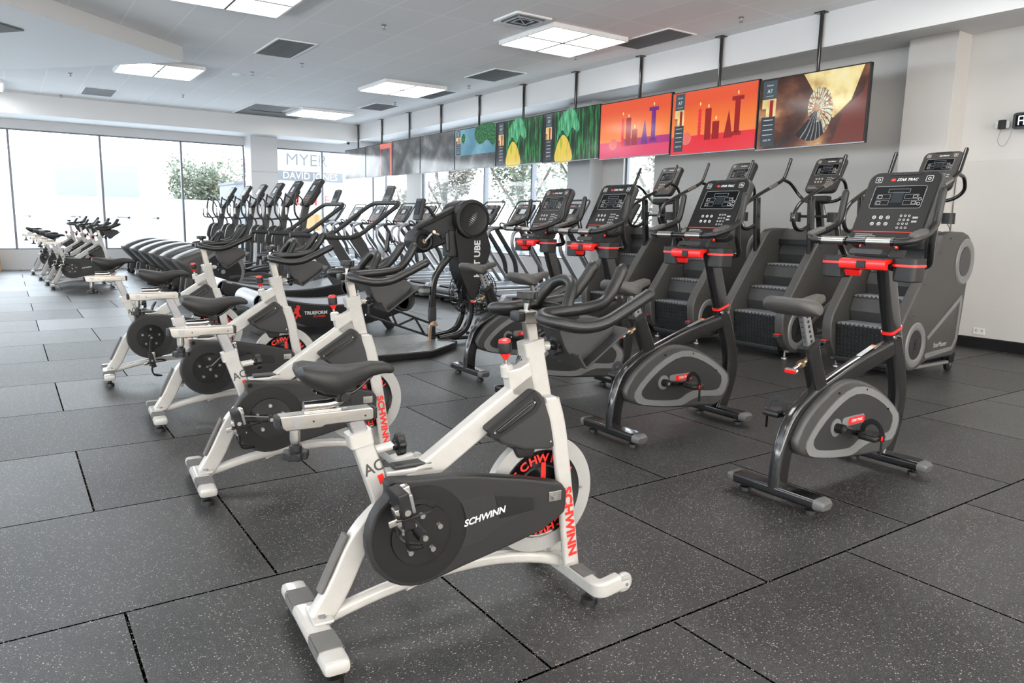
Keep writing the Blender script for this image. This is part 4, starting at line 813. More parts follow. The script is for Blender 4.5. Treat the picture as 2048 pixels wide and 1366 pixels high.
    S = [(-.085, .060, .975, .955), (-.075, .10, .985, .935), (-.05, .130, .990, .915), (0, .142, .986, .895), (.04, .128, .976, .900), (.08, .090, .968, .912), (.12, .055, .970, .925), (.16, .038, .982, .935), (.19, .034, .988, .942), (.215, .026, .985, .950), (.225, .012, .978, .960)]
    R = []
    for x, wy, zt, zb in S:
        q = []
        for k in range(22):
            a = 2*PI*k/22; c, s_ = math.cos(a), math.sin(a); zc = zb+(zt-zb)*.35; yy = wy*math.copysign(abs(c)**.8, c); dip = .014*max(0, 1-abs(c)*1.6) if s_ > 0 and -.07 < x < .1 else 0
            q.append((x, yy, zc+(zt-zc)*abs(s_)**.75-dip if s_ > 0 else zc-(zc-zb)*abs(s_)**.5))
        R.append(q)
    b = B(); b.loft(R, 'saddle_grey'); b.box((.075, 0, .905), (.08, .05, .03), 'black_satin', .006); obj('saddle', b, t)
    b = B(); d = V((-.9, 0, -.30)).normalized(); o_ = V((.150, 0, .675)); b.cyl(o_, o_+d*.05, .013, 'brass', 14); b.lathe([(0, 0), (.020, 0), (.020, .022), (0, .022)], axisM(o_+d*.045, d), 'brass', 6); b.cyl(o_+d*.06, o_+d*.13, .008, 'chrome', 12); p = obj('seat_pin', b, t)
    b = B(); b.pr(rr(.07, .022, .010), 0, .016, 'chrome', frame(o_+d*.125, (0, 1, 0), (.3, 0, -.9)), bev=.003); b.pr(rr(.060, .016, .007), .016, .019, 'red', frame(o_+d*.125, (0, 1, 0), (.3, 0, -.9))); obj('pin_grip', b, p)
    # handlebar
    b = B(); H = 'black_rubber'
    for s in (-1, 1):
        b.tube(crv([(.475, s*.185, 1.236), (.478, s*.225, 1.238), (.505, s*.262, 1.248), (.57, s*.272, 1.268), (.65, s*.262, 1.292), (.712, s*.252, 1.318), (.735, s*.250, 1.350), (.748, s*.249, 1.40), (.765, s*.248, 1.485)], 4), .0185, H, 12, side=(0, 0, 1), round_end=True)
        b.pr(crv2([(-.06, -.012), (0, -.03), (.06, -.018), (.065, .02), (0, .03), (-.05, .02)], 3), -.006, .012, 'saddle_grey', frame((.545, s*.262, 1.275), (.9, 0, .25), (0, 1, 0)), bev=.006)
        b.tube(fil([(.715, s*.25, 1.31), (.735, s*.235, 1.20), (.80, s*.21, 1.125), (.81, s*.16, 1.11), (.79, s*.03, 1.10)], .05), .0165, K, 10, side=(1, 0, 0))
    b.tube([(.475, -.19, 1.236), (.475, .19, 1.236)], .0165, K, 14, side=(1, 0, 0)); hb = obj('handlebar', b, t)
    for s in (-1, 1): b = B(); b.cyl((.475, s*.055, 1.236), (.475, s*.18, 1.236), .0205, 'brushed', 18, .003); b.cyl((.475, s*.048, 1.236), (.475, s*.056, 1.236), .022, K, 18); b.cyl((.475, s*.178, 1.236), (.475, s*.192, 1.236), .022, K, 18); obj('pulse_grip', b, hb)
    # tray
    b = B(); b.box((.64, 0, 1.145), (.16, .20, .03), 'black_satin', .01); b.side([(.66, 1.10), (.80, 1.16), (.82, 1.24), (.72, 1.26), (.62, 1.17)], -.09, .09, 'black_satin', .015); b.pr(rr(.17, .03, .01), 0, .008, 'dark_grey', frame((.575, 0, 1.182), (0, -1, 0), (.5, 0, .85)), bev=.002); tr = obj('accessory_tray', b, t)
    b = B(); b.side(crv2([(.535, 1.10), (.53, 1.135), (.545, 1.148), (.60, 1.150), (.60, 1.135), (.565, 1.125), (.565, 1.10)], 2), -.125, .115, 'red', .003); b.box((.528, -.005, 1.122), (.012, .045, .036), 'black_satin', .003); b.side([(.56, 1.09), (.60, 1.10), (.58, 1.06)], .02, .10, 'red', .003); obj('tray_clip', b, tr)
    for s in (-1, 1):
        b = B(); M = Mx.Translation((.645, s*.185, 0)); b.ring(rr(.13, .12, .03, 4), rr(.115, .105, .025, 4), 1.13, 1.158, 'black_satin', M, bev=.003); b.ring(rr(.134, .124, .032, 4), rr(.118, .108, .03, 4), 1.118, 1.130, 'red', M, bev=.002)
        b.ring([(x*.97, y*.97) for x, y in rr(.126, .116, .03, 4)], rr(.110, .10, .025, 4), 1.055, 1.12, 'black_satin', M); b.pr(rr(.118, .108, .028, 4), 1.045, 1.06, 'black_satin', M, bev=.005); obj('cup_holder', b, tr)
    M = frame((.80, 0, 1.405), (0, -1, 0), (.195, 0, .385)); console(t, M, .38, .43, 'console_face')
    b = B(); b.pr(rr(.20, .018, .006), .0, .012, 'red', frame((.692, 0, 1.205), (0, -1, 0), (.195, 0, .385)), bev=.002); obj('console_lip', b, t)
    return t
UP = [((1.74, .50, 0), 1.2, 0, 'black upright bike nearest the camera at right, red badge on its shroud'), ((1.75, 1.68, 0), 0, -.015, 'black upright bike second from the camera, behind the nearest white spin bike handlebar end'),
      ((1.76, 2.72, 0), 0, -.04, 'black upright bike third from the camera, partly hidden behind the front spin bike handlebar'), ((1.93, 3.68, 0), 0, -.03, 'black upright bike farthest from the camera, beside the tall arm crank machine')]
_ub = upright_bike()
for i, (loc, rz, dh, l) in enumerate(UP):
    o = place(_ub, i == 0, loc, math.radians(rz), l, 'black upright bikes')
    for c in kids(o):
        n = c.name.split('.')[0]
        if n in ('saddle', 'seat_post'): c.location = (-.42*dh, 0, dh)
        if n == 'crank_arm' and i:
            a = (0, PI+.12, PI-.9, PI+.3)[i]; a = a if c.location.y < 0 else a-PI
            c.rotation_euler = (0, a, 0)
            for p in kids(c): p.rotation_euler = (0, -a, 0)

# ============================================================= STAIR MACHINE
def stair_machine():
    t = thing('stair_climber', '', 'stair climber'); G = 'machine_grey'
    prof = crv2([(-.04, .30), (-.055, .44), (-.03, .53), (.02, .60)], 1)
    P = [(-.045, .30), (-.058, .42), (-.04, .50), (.0, .57), (.48, 1.235), (.54, 1.275), (.66, 1.292), (.85, 1.290), (.95, 1.265), (1.05, 1.19), (1.10, 1.06), (1.08, .92), (1.02, .82), (1.0, .55), (.975, .30), (.95, .20), (.90, .15), (.45, .14), (.36, .115), (.28, .08), (.20, .065), (.12, .075), (.05, .13), (-.02, .22)]
    for s in (-1, 1):
        y0, y1 = sorted((s*.375, s*.275))
        b = B(); b.side(P, y0, y1, G, .018, 3); sp_ = obj('side_panel', b, t)
        yy = s*.376
        def D(poly, z0, z1, mat, bev=0):
            q = B(); a, c = (yy-z1, yy-z0) if s < 0 else (yy+z0, yy+z1); q.side(poly, min(a, c), max(a, c), mat, bev); return q
        q = B(); q.lathe([(0, 0), (.108, 0), (.112, .004), (.125, .010), (.155, .010), (.165, .0), (0, 0)], Mx.Translation((.20, yy, .30)) @ Mx.Rotation(PI/2*(1 if s < 0 else -1), 4, 'X') @ Mx.Diagonal((1, 1.22, 1, 1)), 'silver_plastic', 40); obj('disc_cover', q, sp_)
        q = B(); q.lathe([(0, .002), (.105, .002), (.105, -.002), (0, -.002)], Mx.Translation((.20, yy, .30)) @ Mx.Rotation(PI/2*(1 if s < 0 else -1), 4, 'X') @ Mx.Diagonal((1, 1.22, 1, 1)), 'dark_grey', 36)
        for i, (ux, uz, r) in enumerate(((0, .0, .011), (.018, .02, .010), (-.016, .018, .009), (.004, .042, .008), (.03, .045, .006), (-.004, -.028, .010), (-.02, -.04, .008), (.014, -.03, .008), (.04, .07, .004), (-.03, -.07, .005), (-.01, -.06, .006))): q.cyl((.20+ux, yy+s*.001, .30+uz), (.20+ux, yy+s*.0045, .30+uz), r, 'black_satin', 8)
        obj('disc_badge', q, sp_)
        q = B(); q.lathe([(0, 0), (.105, 0), (.108, .004), (.120, .010), (.155, .010), (.165, .0), (0, 0)], Mx.Translation((.925, yy, 1.02)) @ Mx.Rotation(PI/2*(1 if s < 0 else -1), 4, 'X') @ Mx.Diagonal((1, 1.28, 1, 1)), 'silver_plastic', 40); obj('disc_cover', q, sp_)
        q = B(); q.lathe([(0, .004), (.102, .004), (.102, -.002), (0, -.002)], Mx.Translation((.925, yy, 1.02)) @ Mx.Rotation(PI/2*(1 if s < 0 else -1), 4, 'X') @ Mx.Diagonal((1, 1.28, 1, 1)), 'mid_grey', 36); obj('disc_badge', q, sp_)
        q = D([(.385, .36), (.93, .72), (.955, .68), (.93, .30), (.86, .205), (.39, .165), (.37, .20), (.40, .215), (.85, .24), (.90, .31), (.915, .66), (.40, .33)], -.002, .008, 'silver_plastic', .002); obj('accent_strip', q, sp_)
        if s < 0: q = B(); q.text('StairMaster', .062, 'white_text', (.63, yy-.003, .275), (1, 0, .02), (0, 0, 1), shear=.2, bold=-.006, sx=.82, depth=.003); obj('lettering', q, sp_)
        q = B()
        for px, pz in ((.05, .545), (.25, .83), (.46, 1.10), (.62, 1.23), (.12, .56), (.96, 1.22)): q.cyl((px, yy, pz), (px, yy+s*.003, pz), .006, 'black_satin', 8)
        obj('screw', q, sp_)
        # handrail
        q = B(); yr = s*.32; K = 'black_gloss'
        q.sweep([(.39, yr, .93), (.345, yr, 1.32), (.32, yr, 1.60)], rr(.045, .075, .01), K, side=(0, 1, 0)); q.box((.40, yr, .955), (.12, .06, .015), K, .004, Mx.Translation((.4, yr, .955)) @ Mx.Rotation(-.95, 4, 'Y') @ Mx.Translation((-.4, -yr, -.955)))
        q.tube(fil([(.36, yr, 1.34), (.22, yr, 1.27), (.10, yr, 1.28), (.045, yr, 1.40), (.12, yr, 1.52), (.34, yr, 1.63), (.60, yr, 1.74), (.74, yr, 1.80), (.77, yr, 1.86), (.84, yr, 2.02)], .07, 5), .019, K, 12, side=(0, 1, 0), round_end=True)
        q.tube(fil([(.74, yr, 1.80), (.86, yr, 1.78), (.97, yr*.9, 1.66), (.96, yr*.6, 1.58), (.92, 0, 1.56)], .07, 5), .017, K, 10, side=(0, 1, 0)); h_ = obj('handrail', q, t)
        q = B(); q.cyl((.50, yr, 1.698), (.63, yr, 1.752), .022, 'brushed', 16, .002); obj('pulse_grip', q, h_)
        q = B(); q.pr(rr(.16, .07, .02), 0, .03, 'dark_grey', frame((-.02, s*.33, .235), (1, 0, 0), (0, 1, 0)), bev=.008); q.pr(rr(.155, .065, .02), .03, .034, 'red', frame((-.02, s*.33, .235), (1, 0, 0), (0, 1, 0))); obj('stop_lever', q, t)
    # treads
    for i, (x, z) in enumerate(((.02, .44), (.26, .685), (.50, .915))):
        b = B(); b.box((x+.115, 0, z-.012), (.25, .54, .024), 'dark_grey', .003)
        for k in range(9): b.box((x+.01+k*.025, 0, z+.003), (.010, .50, .006), 'steel_grey')
        for k in range(12): b.box((x-.0115, -.24+k*.0436, z-.006), (.006, .026, .014), 'silver_plastic')
        obj('step', b, t, flat=True)
        b = B(); b.pr([(0, 0), (0, -.235), (.0, -.235)], 0, 0, 'dark_grey') if False else b.sweep([(x+.235, 0, z+.005), (x+.20, 0, z+.10), (x+.245, 0, z+.228)], rr(.54, .012, .004), 'mid_grey', side=(0, 1, 0)); obj('riser', b, t, flat=True)
    b = B(); b.sweep([(.02, 0, .425), (.045, 0, .20), (.07, 0, .05)], rr(.54, .012, .004), 'black_satin', side=(0, 1, 0))
    for k in range(9):
        for j in range(14): b.box((.012+.0045*k, -.24+.037*j, .40-.038*k), (.006, .018, .012), 'black_rubber')
    obj('front_grille', b, t, flat=True)
    b = B(); b.sweep([(.72, 0, 1.14), (.76, 0, 1.25), (.86, 0, 1.27), (.98, 0, 1.24), (1.06, 0, 1.12), (1.04, 0, .85), (1.0, 0, .4), (.96, 0, .15)], rr(.56, .03, .01), G, side=(0, 1, 0)); b.box((.5, 0, .10), (.95, .56, .05), 'black_satin', .01); b.box((.70, 0, 1.148), (.06, .54, .05), 'black_satin'); obj('housing', b, t)
    for s in (-1, 1): b = B(); b.box((.5, s*.33, .085), (.80, .05, .03), 'silver_plastic', .01); obj('base_rail', b, t)
    for s in (-1, 1):
        b = B(); b.lathe([(0, -.02), (.04, -.02), (.058, -.014), (.058, .014), (.04, .02), (0, .02)], axisM((.93, s*.33, .058), (0, 1, 0)), 'black_rubber', 26); b.cyl((.93, s*.33-.024, .058), (.93, s*.33+.024, .058), .02, 'chrome', 16); b.side([(.86, .17), (.98, .17), (.97, .08), (.89, .08)], s*.33-.03, s*.33-.022, 'black_satin'); b.side([(.86, .17), (.98, .17), (.97, .08), (.89, .08)], s*.33+.022, s*.33+.03, 'black_satin'); obj('transport_wheel', b, t)
        b = B(); b.lathe([(0, 0), (.03, 0), (.028, .015), (.01, .02), (.01, .09), (0, .09)], Mx.Translation((.12, s*.30, 0)), 'steel_grey', 14); obj('levelling_foot', b, t)
    b = B(); b.sweep([(1.02, 0, 1.22), (.96, 0, 1.45), (.92, 0, 1.62)], rr(.07, .06, .012), 'black_gloss', side=(0, 1, 0)); b.box((.93, 0, 1.60), (.10, .24, .07), 'black_satin', .02); b.box((.90, 0, 1.42), (.08, .34, .03), 'black_satin', .01); b.box((.955, -.0, 1.50), (.005, .05, .05), 'plastic_white'); obj('console_mast', b, t)
    for s in (-1, 1): b = B(); b.ring(circ(.055, 20), circ(.047, 20), 1.36, 1.46, 'black_satin', Mx.Translation((.86, s*.22, 0)), bev=.003); b.pr(circ(.05, 20), 1.36, 1.37, 'black_satin', Mx.Translation((.86, s*.22, 0))); obj('cup_holder', b, t)
    M = frame((1.0, 0, 1.86), (0, -1, 0), (.22, 0, .39)); console(t, M, .36, .42, 'console_face_grey', brand='StairMaster', brandmat=None)
    b = B(); b.tube(crv([(.94, -.05, 1.56), (.90, -.12, 1.44), (.88, -.22, 1.34), (.93, -.2, 1.28), (.96, -.05, 1.30)], 4), .003, 'black_gloss', 6); obj('cable', b, t)
    return t
ST = [((5.10, 2.10, 0), 'stair climber nearest the camera, its grey side panel and two discs fully in view'), ((5.0, 3.20, 0), 'stair climber second from the camera, steps showing between two upright bike masts'),
      ((4.93, 4.28, 0), 'stair climber third from the camera, half behind the second upright bike'), ((4.90, 5.40, 0), 'stair climber farthest from the camera, beside the narrow bright window')]
_st = stair_machine()
for i, (loc, l) in enumerate(ST): place(_st, i == 0, loc, 0, l, 'grey stair climbers')
# ============================================================= TREADMILL
def treadmill():
    t = thing('treadmill', '', 'treadmill')
    b = B(); b.side([(.08, .06), (.06, .14), (.10, .235), (1.45, .235), (1.52, .24), (1.95, .16), (2.05, .10), (2.0, .05)], -.40, .40, 'dark_grey', .015); ba = obj('deck_base', b, t)
    for s in (-1, 1):
        q = B(); q.sweep([(.07, s*.345, .225), (.10, s*.345, .255), (1.62, s*.345, .255)], rr(.115, .035, .012), 'deck_light', side=(0, 1, 0)); q.sweep([(.10, s*.407, .25), (1.6, s*.407, .25)], rr(.02, .03, .008), 'deck_light', side=(0, 1, 0)); obj('side_rail', q, ba)
        q = B(); a, c = sorted((s*.402, s*.412)); q.side([(x+.33, y+.17) for x, y in rr(.16, .08, .035, 5)], a, c, 'red', .003); a, c = sorted((s*.408, s*.415)); q.side([(x+.34, y+.17) for x, y in rr(.12, .042, .02, 5)], a, c, 'plastic_white'); obj('side_badge', q, ba)
        q = B(); q.side([(.02, .10), (.02, .19), (.06, .235), (.20, .235), (.20, .10)], s*.36-.045, s*.36+.045, 'deck_light', .012); obj('rear_cap', q, ba)
    q = B(); q.cyl((.07, -.31, .19), (.07, .31, .19), .045, 'deck_grey', 20); q.cyl((.06, -.31, .115), (.06, .31, .115), .022, 'brushed', 14); obj('rear_roller', q, ba)
    q = B(); q.box((.85, 0, .253), (1.55, .56, .012), 'belt', .004); obj('running_belt', q, ba)
    q = B(); q.loft([[(1.55, y*.42, .26) for y in (-1, 1)]+[(1.55, .42, .20), (1.55, -.42, .20)], [(1.72, -.42, .36), (1.72, .42, .36), (1.72, .42, .18), (1.72, -.42, .18)], [(1.90, -.40, .35), (1.90, .40, .35), (1.90, .40, .12), (1.90, -.40, .12)], [(2.10, -.34, .22), (2.10, .34, .22), (2.10, .34, .07), (2.10, -.34, .07)]], 'deck_light'); obj('motor_hood', q, ba)
    for s in (-1, 1):
        q = B(); q.tube(fil([(1.52, s*.385, .25), (1.03, s*.385, .90), (1.04, s*.385, 1.12), (1.20, s*.385, 1.19), (1.42, s*.36, 1.19)], .12, 6), .030, 'steel_grey', 12); obj('handrail', q, t)
        q = B(); q.sweep(fil([(1.22, s*.36, 1.16), (1.62, s*.36, .62), (1.66, s*.36, .25)], .12, 5), rr(.05, .08, .02), 'dark_grey', side=(0, 1, 0)); obj('upright', q, t)
        q = B(); q.lathe([(0, -.02), (.04, -.02), (.04, .02), (0, .02)], axisM((.16, s*.34, .04), (0, 1, 0)), 'black_rubber', 16); q.lathe([(0, 0), (.03, 0), (.012, .02), (.012, .09), (0, .09)], Mx.Translation((1.85, s*.3, 0)), 'black_rubber', 12); obj('foot', q, t)
    q = B(); q.box((1.34, 0, 1.19), (.16, .76, .05), 'dark_grey', .02); q.box((1.22, -.30, 1.215), (.08, .06, .02), 'red', .006); obj('crossbar', q, t)
    for s in (-1, 1): q = B(); q.tube(crv([(1.26, s*.06, 1.20), (1.20, s*.09, 1.26), (1.18, s*.18, 1.27), (1.22, s*.25, 1.22), (1.28, s*.26, 1.20)], 4), .014, 'black_rubber', 8); obj('pulse_grip', q, t)
    M = frame((1.47, 0, 1.42), (0, -1, 0), (.27, 0, .40)); console(t, M, .50, .42, 'console_face_grey', brand='STAR TRAC', lit=True, thick=.04, detail=False)
    q = B(); X = [(.27*k/.483, .40*k/.483) for k in (-.24, .27)]
    q.tube(fil([(1.47+X[0][0]+.03, -.24, 1.42+X[0][1]), (1.47+X[0][0]*.6+.03, -.33, 1.42+X[0][1]*.6), (1.47+X[1][0]+.02, -.33, 1.42+X[1][1]), (1.47+X[1][0]+.02, .33, 1.42+X[1][1]), (1.47+X[0][0]*.6+.03, .33, 1.42+X[0][1]*.6), (1.47+X[0][0]+.03, .24, 1.42+X[0][1])], .07, 5), .014, 'dark_grey', 10, side=(1, 0, 0)); obj('console_hoop', q, t)
    return t
_tm = treadmill()
TM = [(6.25, 'treadmill nearest the camera, mostly hidden behind the farthest stair climber'), (7.45, 'treadmill with its red side badge showing just right of the arm crank machine'), (8.7, 'treadmill behind the farthest upright bike, console in front of the window mullion'),
      (9.75, 'treadmill whose hooped console shows right beside the round head of the arm crank machine'), (11.0, 'treadmill hidden behind the round head of the arm crank machine'), (12.1, 'treadmill whose console shows directly right of the small display of the arm crank machine'),
      (13.2, 'treadmill whose console shows left of the small display of the arm crank machine'), (14.55, 'treadmill seen between the handrails of the nearer curved treadmill'), (15.85, 'second farthest treadmill of the window row'), (17.15, 'farthest treadmill, in the corner by the sign tower window')]
for i, (y, l) in enumerate(TM): place(_tm, i == 0, (4.45, y, 0), 0, l, 'treadmills along the right windows')

# ============================================================= ELLIPTICAL
def elliptical():
    t = thing('elliptical_trainer', '', 'elliptical trainer'); G = 'machine_grey'
    P = crv2([(-.06, .60), (.12, .70), (.35, .775), (.60, .795), (.85, .735), (1.0, .59), (1.02, .40), (.94, .20), (.78, .10), (.55, .075), (.32, .13), (.14, .32), (-.02, .50)], 2)
    b = B(); cx_, cz_ = .52, .43
    b.loft([[(cx_+(x-cx_)*k, y, cz_+(z-cz_)*k) for x, z in P] for y, k in ((-.30, .70), (-.295, .80), (-.275, .89), (-.235, .955), (-.16, .99), (0, 1.0), (.16, .99), (.235, .955), (.275, .89), (.295, .80), (.30, .70))], G); h = obj('drive_housing', b, t)
    for s in (-1, 1):
        q = B(); q.lathe([(0, 0), (.285, 0), (.29, .008), (0, .008)], axisM((.63, s*.299, .40), (0, s, 0)), 'black_satin', 48); q.lathe([(0, 0), (.035, 0), (.035, .012), (0, .012)], axisM((.63, s*.302, .40), (0, s, 0)), 'steel_grey', 20); obj('disc_cover', q, h)
        q = B(); q.ring(circ(.335, 56), circ(.288, 56), -.03, .012, 'silver_plastic', axisM((.63, s*.297, .40), (0, s, 0)), bev=.006); obj('disc_rim', q, h)
        q = B(); q.side([(.08, .30), (.20, .30), (.17, .12), (.09, .08), (.05, .12)], s*.20-.04, s*.20+.04, G, .012); obj('rear_leg', q, t)
        q = B(); q.lathe([(0, -.02), (.035, -.02), (.05, -.012), (.05, .012), (.035, .02), (0, .02)], axisM((.10, s*.25, .05), (0, 1, 0)), 'black_rubber', 20); obj('wheel', q, t)
        q = B(); q.sweep(fil([(.72, s*.30, .30), (1.15, s*.26, .36), (1.80, s*.22, .22)], .1), rr(.05, .06, .012), 'mid_grey', side=(0, 1, 0)); q.tube([(.9, s*.22, .22), (1.85, s*.20, .12)], .022, 'steel_grey', 10); obj('pedal_arm', q, t)
        q = B(); q.box((1.30, s*.18, .40), (.38, .16, .03), 'black_satin', .012); q.sweep([(1.12, s*.18, .40), (1.25, s*.18, .44), (1.48, s*.18, .47)], rr(.17, .02, .008), 'dark_grey', side=(0, 1, 0)); obj('foot_plate', q, t)
        q = B(); q.sweep(fil([(1.80, s*.23, .24), (1.84, s*.23, .60), (1.85, s*.23, .98)], .1), rr(.04, .06, .015), 'mid_grey', side=(0, 1, 0)); q.side(crv2([(1.78, .82), (1.80, .98), (1.86, 1.10), (1.98, 1.14), (2.02, 1.05), (1.97, .90), (1.90, .78)], 3), s*.20-.035, s*.20+.035, G, .012)
        q.tube(fil([(1.93, s*.24, 1.08), (1.96, s*.26, 1.20), (1.83, s*.29, 1.36), (1.83, s*.29, 1.52), (1.87, s*.29, 1.70)], .07, 5), .017, 'dark_grey', 10, round_end=True); q.tube(fil([(1.87, s*.29, 1.68), (1.98, s*.24, 1.62), (2.02, s*.16, 1.50)], .05, 4), .013, 'dark_grey', 8); obj('moving_handle', q, t)
        q = B(); q.tube(fil([(2.04, s*.04, 1.28), (1.86, s*.08, 1.25), (1.72, s*.19, 1.27), (1.72, s*.20, 1.46)], .06, 5), .014, 'dark_grey', 10); q.cyl((1.72, s*.20, 1.34), (1.72, s*.20, 1.46), .019, 'brushed', 12, .003); obj('fixed_handle', q, t)
    b = B(); b.sweep(fil([(2.02, 0, .06), (2.02, 0, .70), (2.06, 0, 1.20), (2.14, 0, 1.56)], .15, 4), rr(.09, .13, .03), 'machine_grey', side=(0, 1, 0)); obj('mast', b, t)
    b = B(); b.sweep([(.95, 0, .12), (2.0, 0, .075)], rr(.12, .08, .02), 'dark_grey', side=(0, 1, 0)); b.sweep([(2.02, -.30, .05), (2.02, .30, .05)], rr(.05, .10, .02), 'dark_grey', side=(0, 0, 1)); obj('base_frame', b, t)
    M = frame((2.22, 0, 1.74), (0, -1, 0), (.26, 0, .40)); console(t, M, .40, .56, 'console_face_grey', brand='STAR TRAC', lit=True, thick=.07, detail=False)
    return t
_el = elliptical()
EL = [(11.3, 'elliptical trainer nearest the camera, its black silver-rimmed disc showing'), (12.35, 'second elliptical trainer from the camera'), (13.4, 'third elliptical trainer from the camera'), (14.5, 'fourth elliptical trainer, with the white pillar behind its console'),
      (15.6, 'second farthest elliptical trainer, before the small grey building'), (16.85, 'farthest elliptical trainer, its console before the green tree')]
for i, (y, l) in enumerate(EL): place(_el, i == 0, (1.02-.018*i, y, 0), 0, l, 'elliptical trainers')

# ============================================================= CURVED TREADMILL
def curved_treadmill():
    t = thing('curved_treadmill', '', 'curved treadmill'); N = 14
    def top(x): return .305+.17*((x-1.02)/.95)**2
    xs = [.10+1.64*i/N for i in range(N+1)]
    for s in (-1, 1):
        up = [(x, top(x)) for x in xs]; lo = [(1.86, .30), (1.82, .22), (1.66, .165), (1.35, .09), (1.0, .055), (.65, .085), (.35, .19), (.12, .30), (.07, .36)]
        a, c = sorted((s*.43, s*.385)); b = B(); b.side(up+[(1.86, .40)]+lo, a, c, 'black_satin', .012); p = obj('side_panel', b, t)
        q = B(); q.sweep([(x, s*.405, z+.008) for x, z in up[1:]], rr(.055, .022, .008), 'mid_grey', side=(0, 1, 0)); obj('side_trim', q, p)
        q = B(); q.lathe([(0, 0), (.098, 0), (.10, .004), (.115, .012), (.125, .008), (.125, -.04), (0, -.04)], axisM((1.80, s*.43, .335), (0, s, 0)), 'dark_grey', 36); obj('roller_cover', q, p)
        q = B(); q.side([(1.48, .14), (1.60, .15), (1.68, .03), (1.64, .0), (1.59, .0)], s*.38-.025, s*.38+.025, 'black_satin', .01); q.cyl((1.63, s*.38-.03, .035), (1.63, s*.38+.03, .035), .034, 'black_rubber', 18); q.lathe([(0, 0), (.045, 0), (.03, .018), (.012, .022), (.012, .16), (0, .16)], Mx.Translation((.42, s*.36, 0)), 'black_satin', 14); obj('foot', q, t)
        q = B(); q.sweep([(1.66, s*.40, .36), (1.47, s*.40, .63), (1.17, s*.40, 1.12)], rr(.05, .13, .02), 'mid_grey', side=(0, 1, 0)); obj('upright', q, t)
    q = B(); pr_ = None
    pts = [(x, top(x)+.006) for x in [.16+1.6*i/40 for i in range(41)]]
    q.sweep([(x, 0, z-.014) for x, z in pts], rr(.76, .010, .002, 1), 'black_satin', side=(0, 1, 0))
    for i in range(40):
        (x0, z0), (x1, z1) = pts[i], pts[i+1]; q.sweep([(x0+.003, 0, z0), (x1-.003, 0, z1)], rr(.76, .014, .004, 1), 'deck_light', side=(0, 1, 0))
    for cx, cz, r in ((.135, .375, .10), (1.80, .335, .11)):
        n = 12
        for i in range(n):
            a = PI*.5+PI*i/n if cx < 1 else PI*.5-PI*i/n; q.box((cx+r*math.cos(a), 0, cz+r*math.sin(a)), (.035, .76, .012), 'deck_light', .003, Mx.Translation((cx+r*math.cos(a), 0, cz+r*math.sin(a))) @ Mx.Rotation(-a+PI/2, 4, 'Y') @ Mx.Translation((-cx-r*math.cos(a), 0, -cz-r*math.sin(a))))
    obj('slat_belt', q, t)
    q = B(); q.tube(fil([(.70, -.42, 1.085), (1.19, -.42, 1.075), (1.76, -.42, 1.49), (1.76, .42, 1.49), (1.19, .42, 1.075), (.70, .42, 1.085)], .13, 6), .027, 'dark_grey', 12, side=(0, 0, 1)); obj('handrail', q, t)
    M = frame((1.78, 0, 1.60), (0, -1, 0), (.10, 0, .24)); q = B(); q.pr(rr(.20, .22, .02), -.035, 0, 'mid_grey', M, bev=.008); q.pr([(x, y+.03) for x, y in rr(.15, .10, .008)], 0, .002, 'lcd', M)
    for i in range(4): q.pr([(x-.06+.04*i, y-.06) for x, y in circ(.010, 10)], 0, .003, 'light_grey', M)
    q.sweep([(1.76, 0, 1.49), (1.785, 0, 1.55)], rr(.05, .03, .006), 'black_satin', side=(0, 1, 0)); obj('display', q, t)
    q = B(); Y = -.4315; figure = [(.46, .20), (.485, .235), (.47, .25), (.445, .235), (.43, .25), (.465, .275), (.455, .295), (.475, .31), (.495, .295), (.515, .31), (.525, .30), (.505, .275), (.515, .235), (.535, .215), (.52, .205), (.50, .22), (.48, .19), (.45, .165), (.435, .175)]
    q.side(figure, Y-.002, Y+.001, 'red_text'); q.side(circ(.022, 12, .500, .318), Y-.002, Y+.001, 'red_text'); obj('logo', q, t, flat=True)
    q = B(); q.text('TRUEFORM', .052, 'white_text', (.70, Y-.001, .245), (1, 0, 0), (0, 0, 1), bold=.03, sx=1.0, depth=.002); q.text('RUNNER', .032, 'red_text', (.74, Y-.001, .205), (1, 0, 0), (0, 0, 1), bold=.02, sx=1.1, depth=.002); obj('lettering', q, t, flat=True)
    return t
_ct = curved_treadmill()
place(_ct, True, (.88, 6.88, 0), 0, 'curved slat treadmill nearer the camera, its side lettering showing', 'curved slat treadmills'); place(_ct, False, (.93, 8.75, 0), 0, 'curved slat treadmill farther back, behind the lettered one', 'curved slat treadmills')

# ============================================================= ARM CRANK MACHINE
t = thing('arm_crank_machine', 'tall black arm crank machine with round head, fan and treadplate platform', 'arm ergometer', (2.85, 5.2, 0))
K = 'black_satin'
b = B(); b.side(crv2([(-.22, 1.24), (.02, 1.32), (.11, 1.26), (.165, 1.14), (.205, 1.02), (.18, .91), (.125, .79), (.08, .66), (.04, .53), (.0, .455), (-.05, .50), (-.11, .62), (-.17, .76), (-.20, .95)], 3), -.06, .16, K, .015); b.box((-.24, .05, 1.06), (.10, .16, .28), 'dark_grey', .02); col = obj('column', b, t)
b = B(); d = V((.03, 0, 1)).normalized(); b.text('HIIT UBE', .100, 'white_text', (.035, -.0615, .90), (0, 0, 1), (-1, 0, 0), shear=0, bold=.03, sx=1.0, depth=.002); obj('lettering', b, col, flat=True)
b = B(); b.lathe([(0, -.30), (.15, -.30), (.175, -.27), (.178, -.05), (.170, -.03), (.178, -.01), (.185, .06), (.180, .085), (.150, .09), (.138, .080), (0, .080)], axisM((-.05, -.02, 1.315), (0, -1, 0)) @ Mx.Diagonal((1.1, 1.1, 1, 1)), K, 48); hd = obj('round_head', b, t)
b = B(); rnd = random.Random(3)
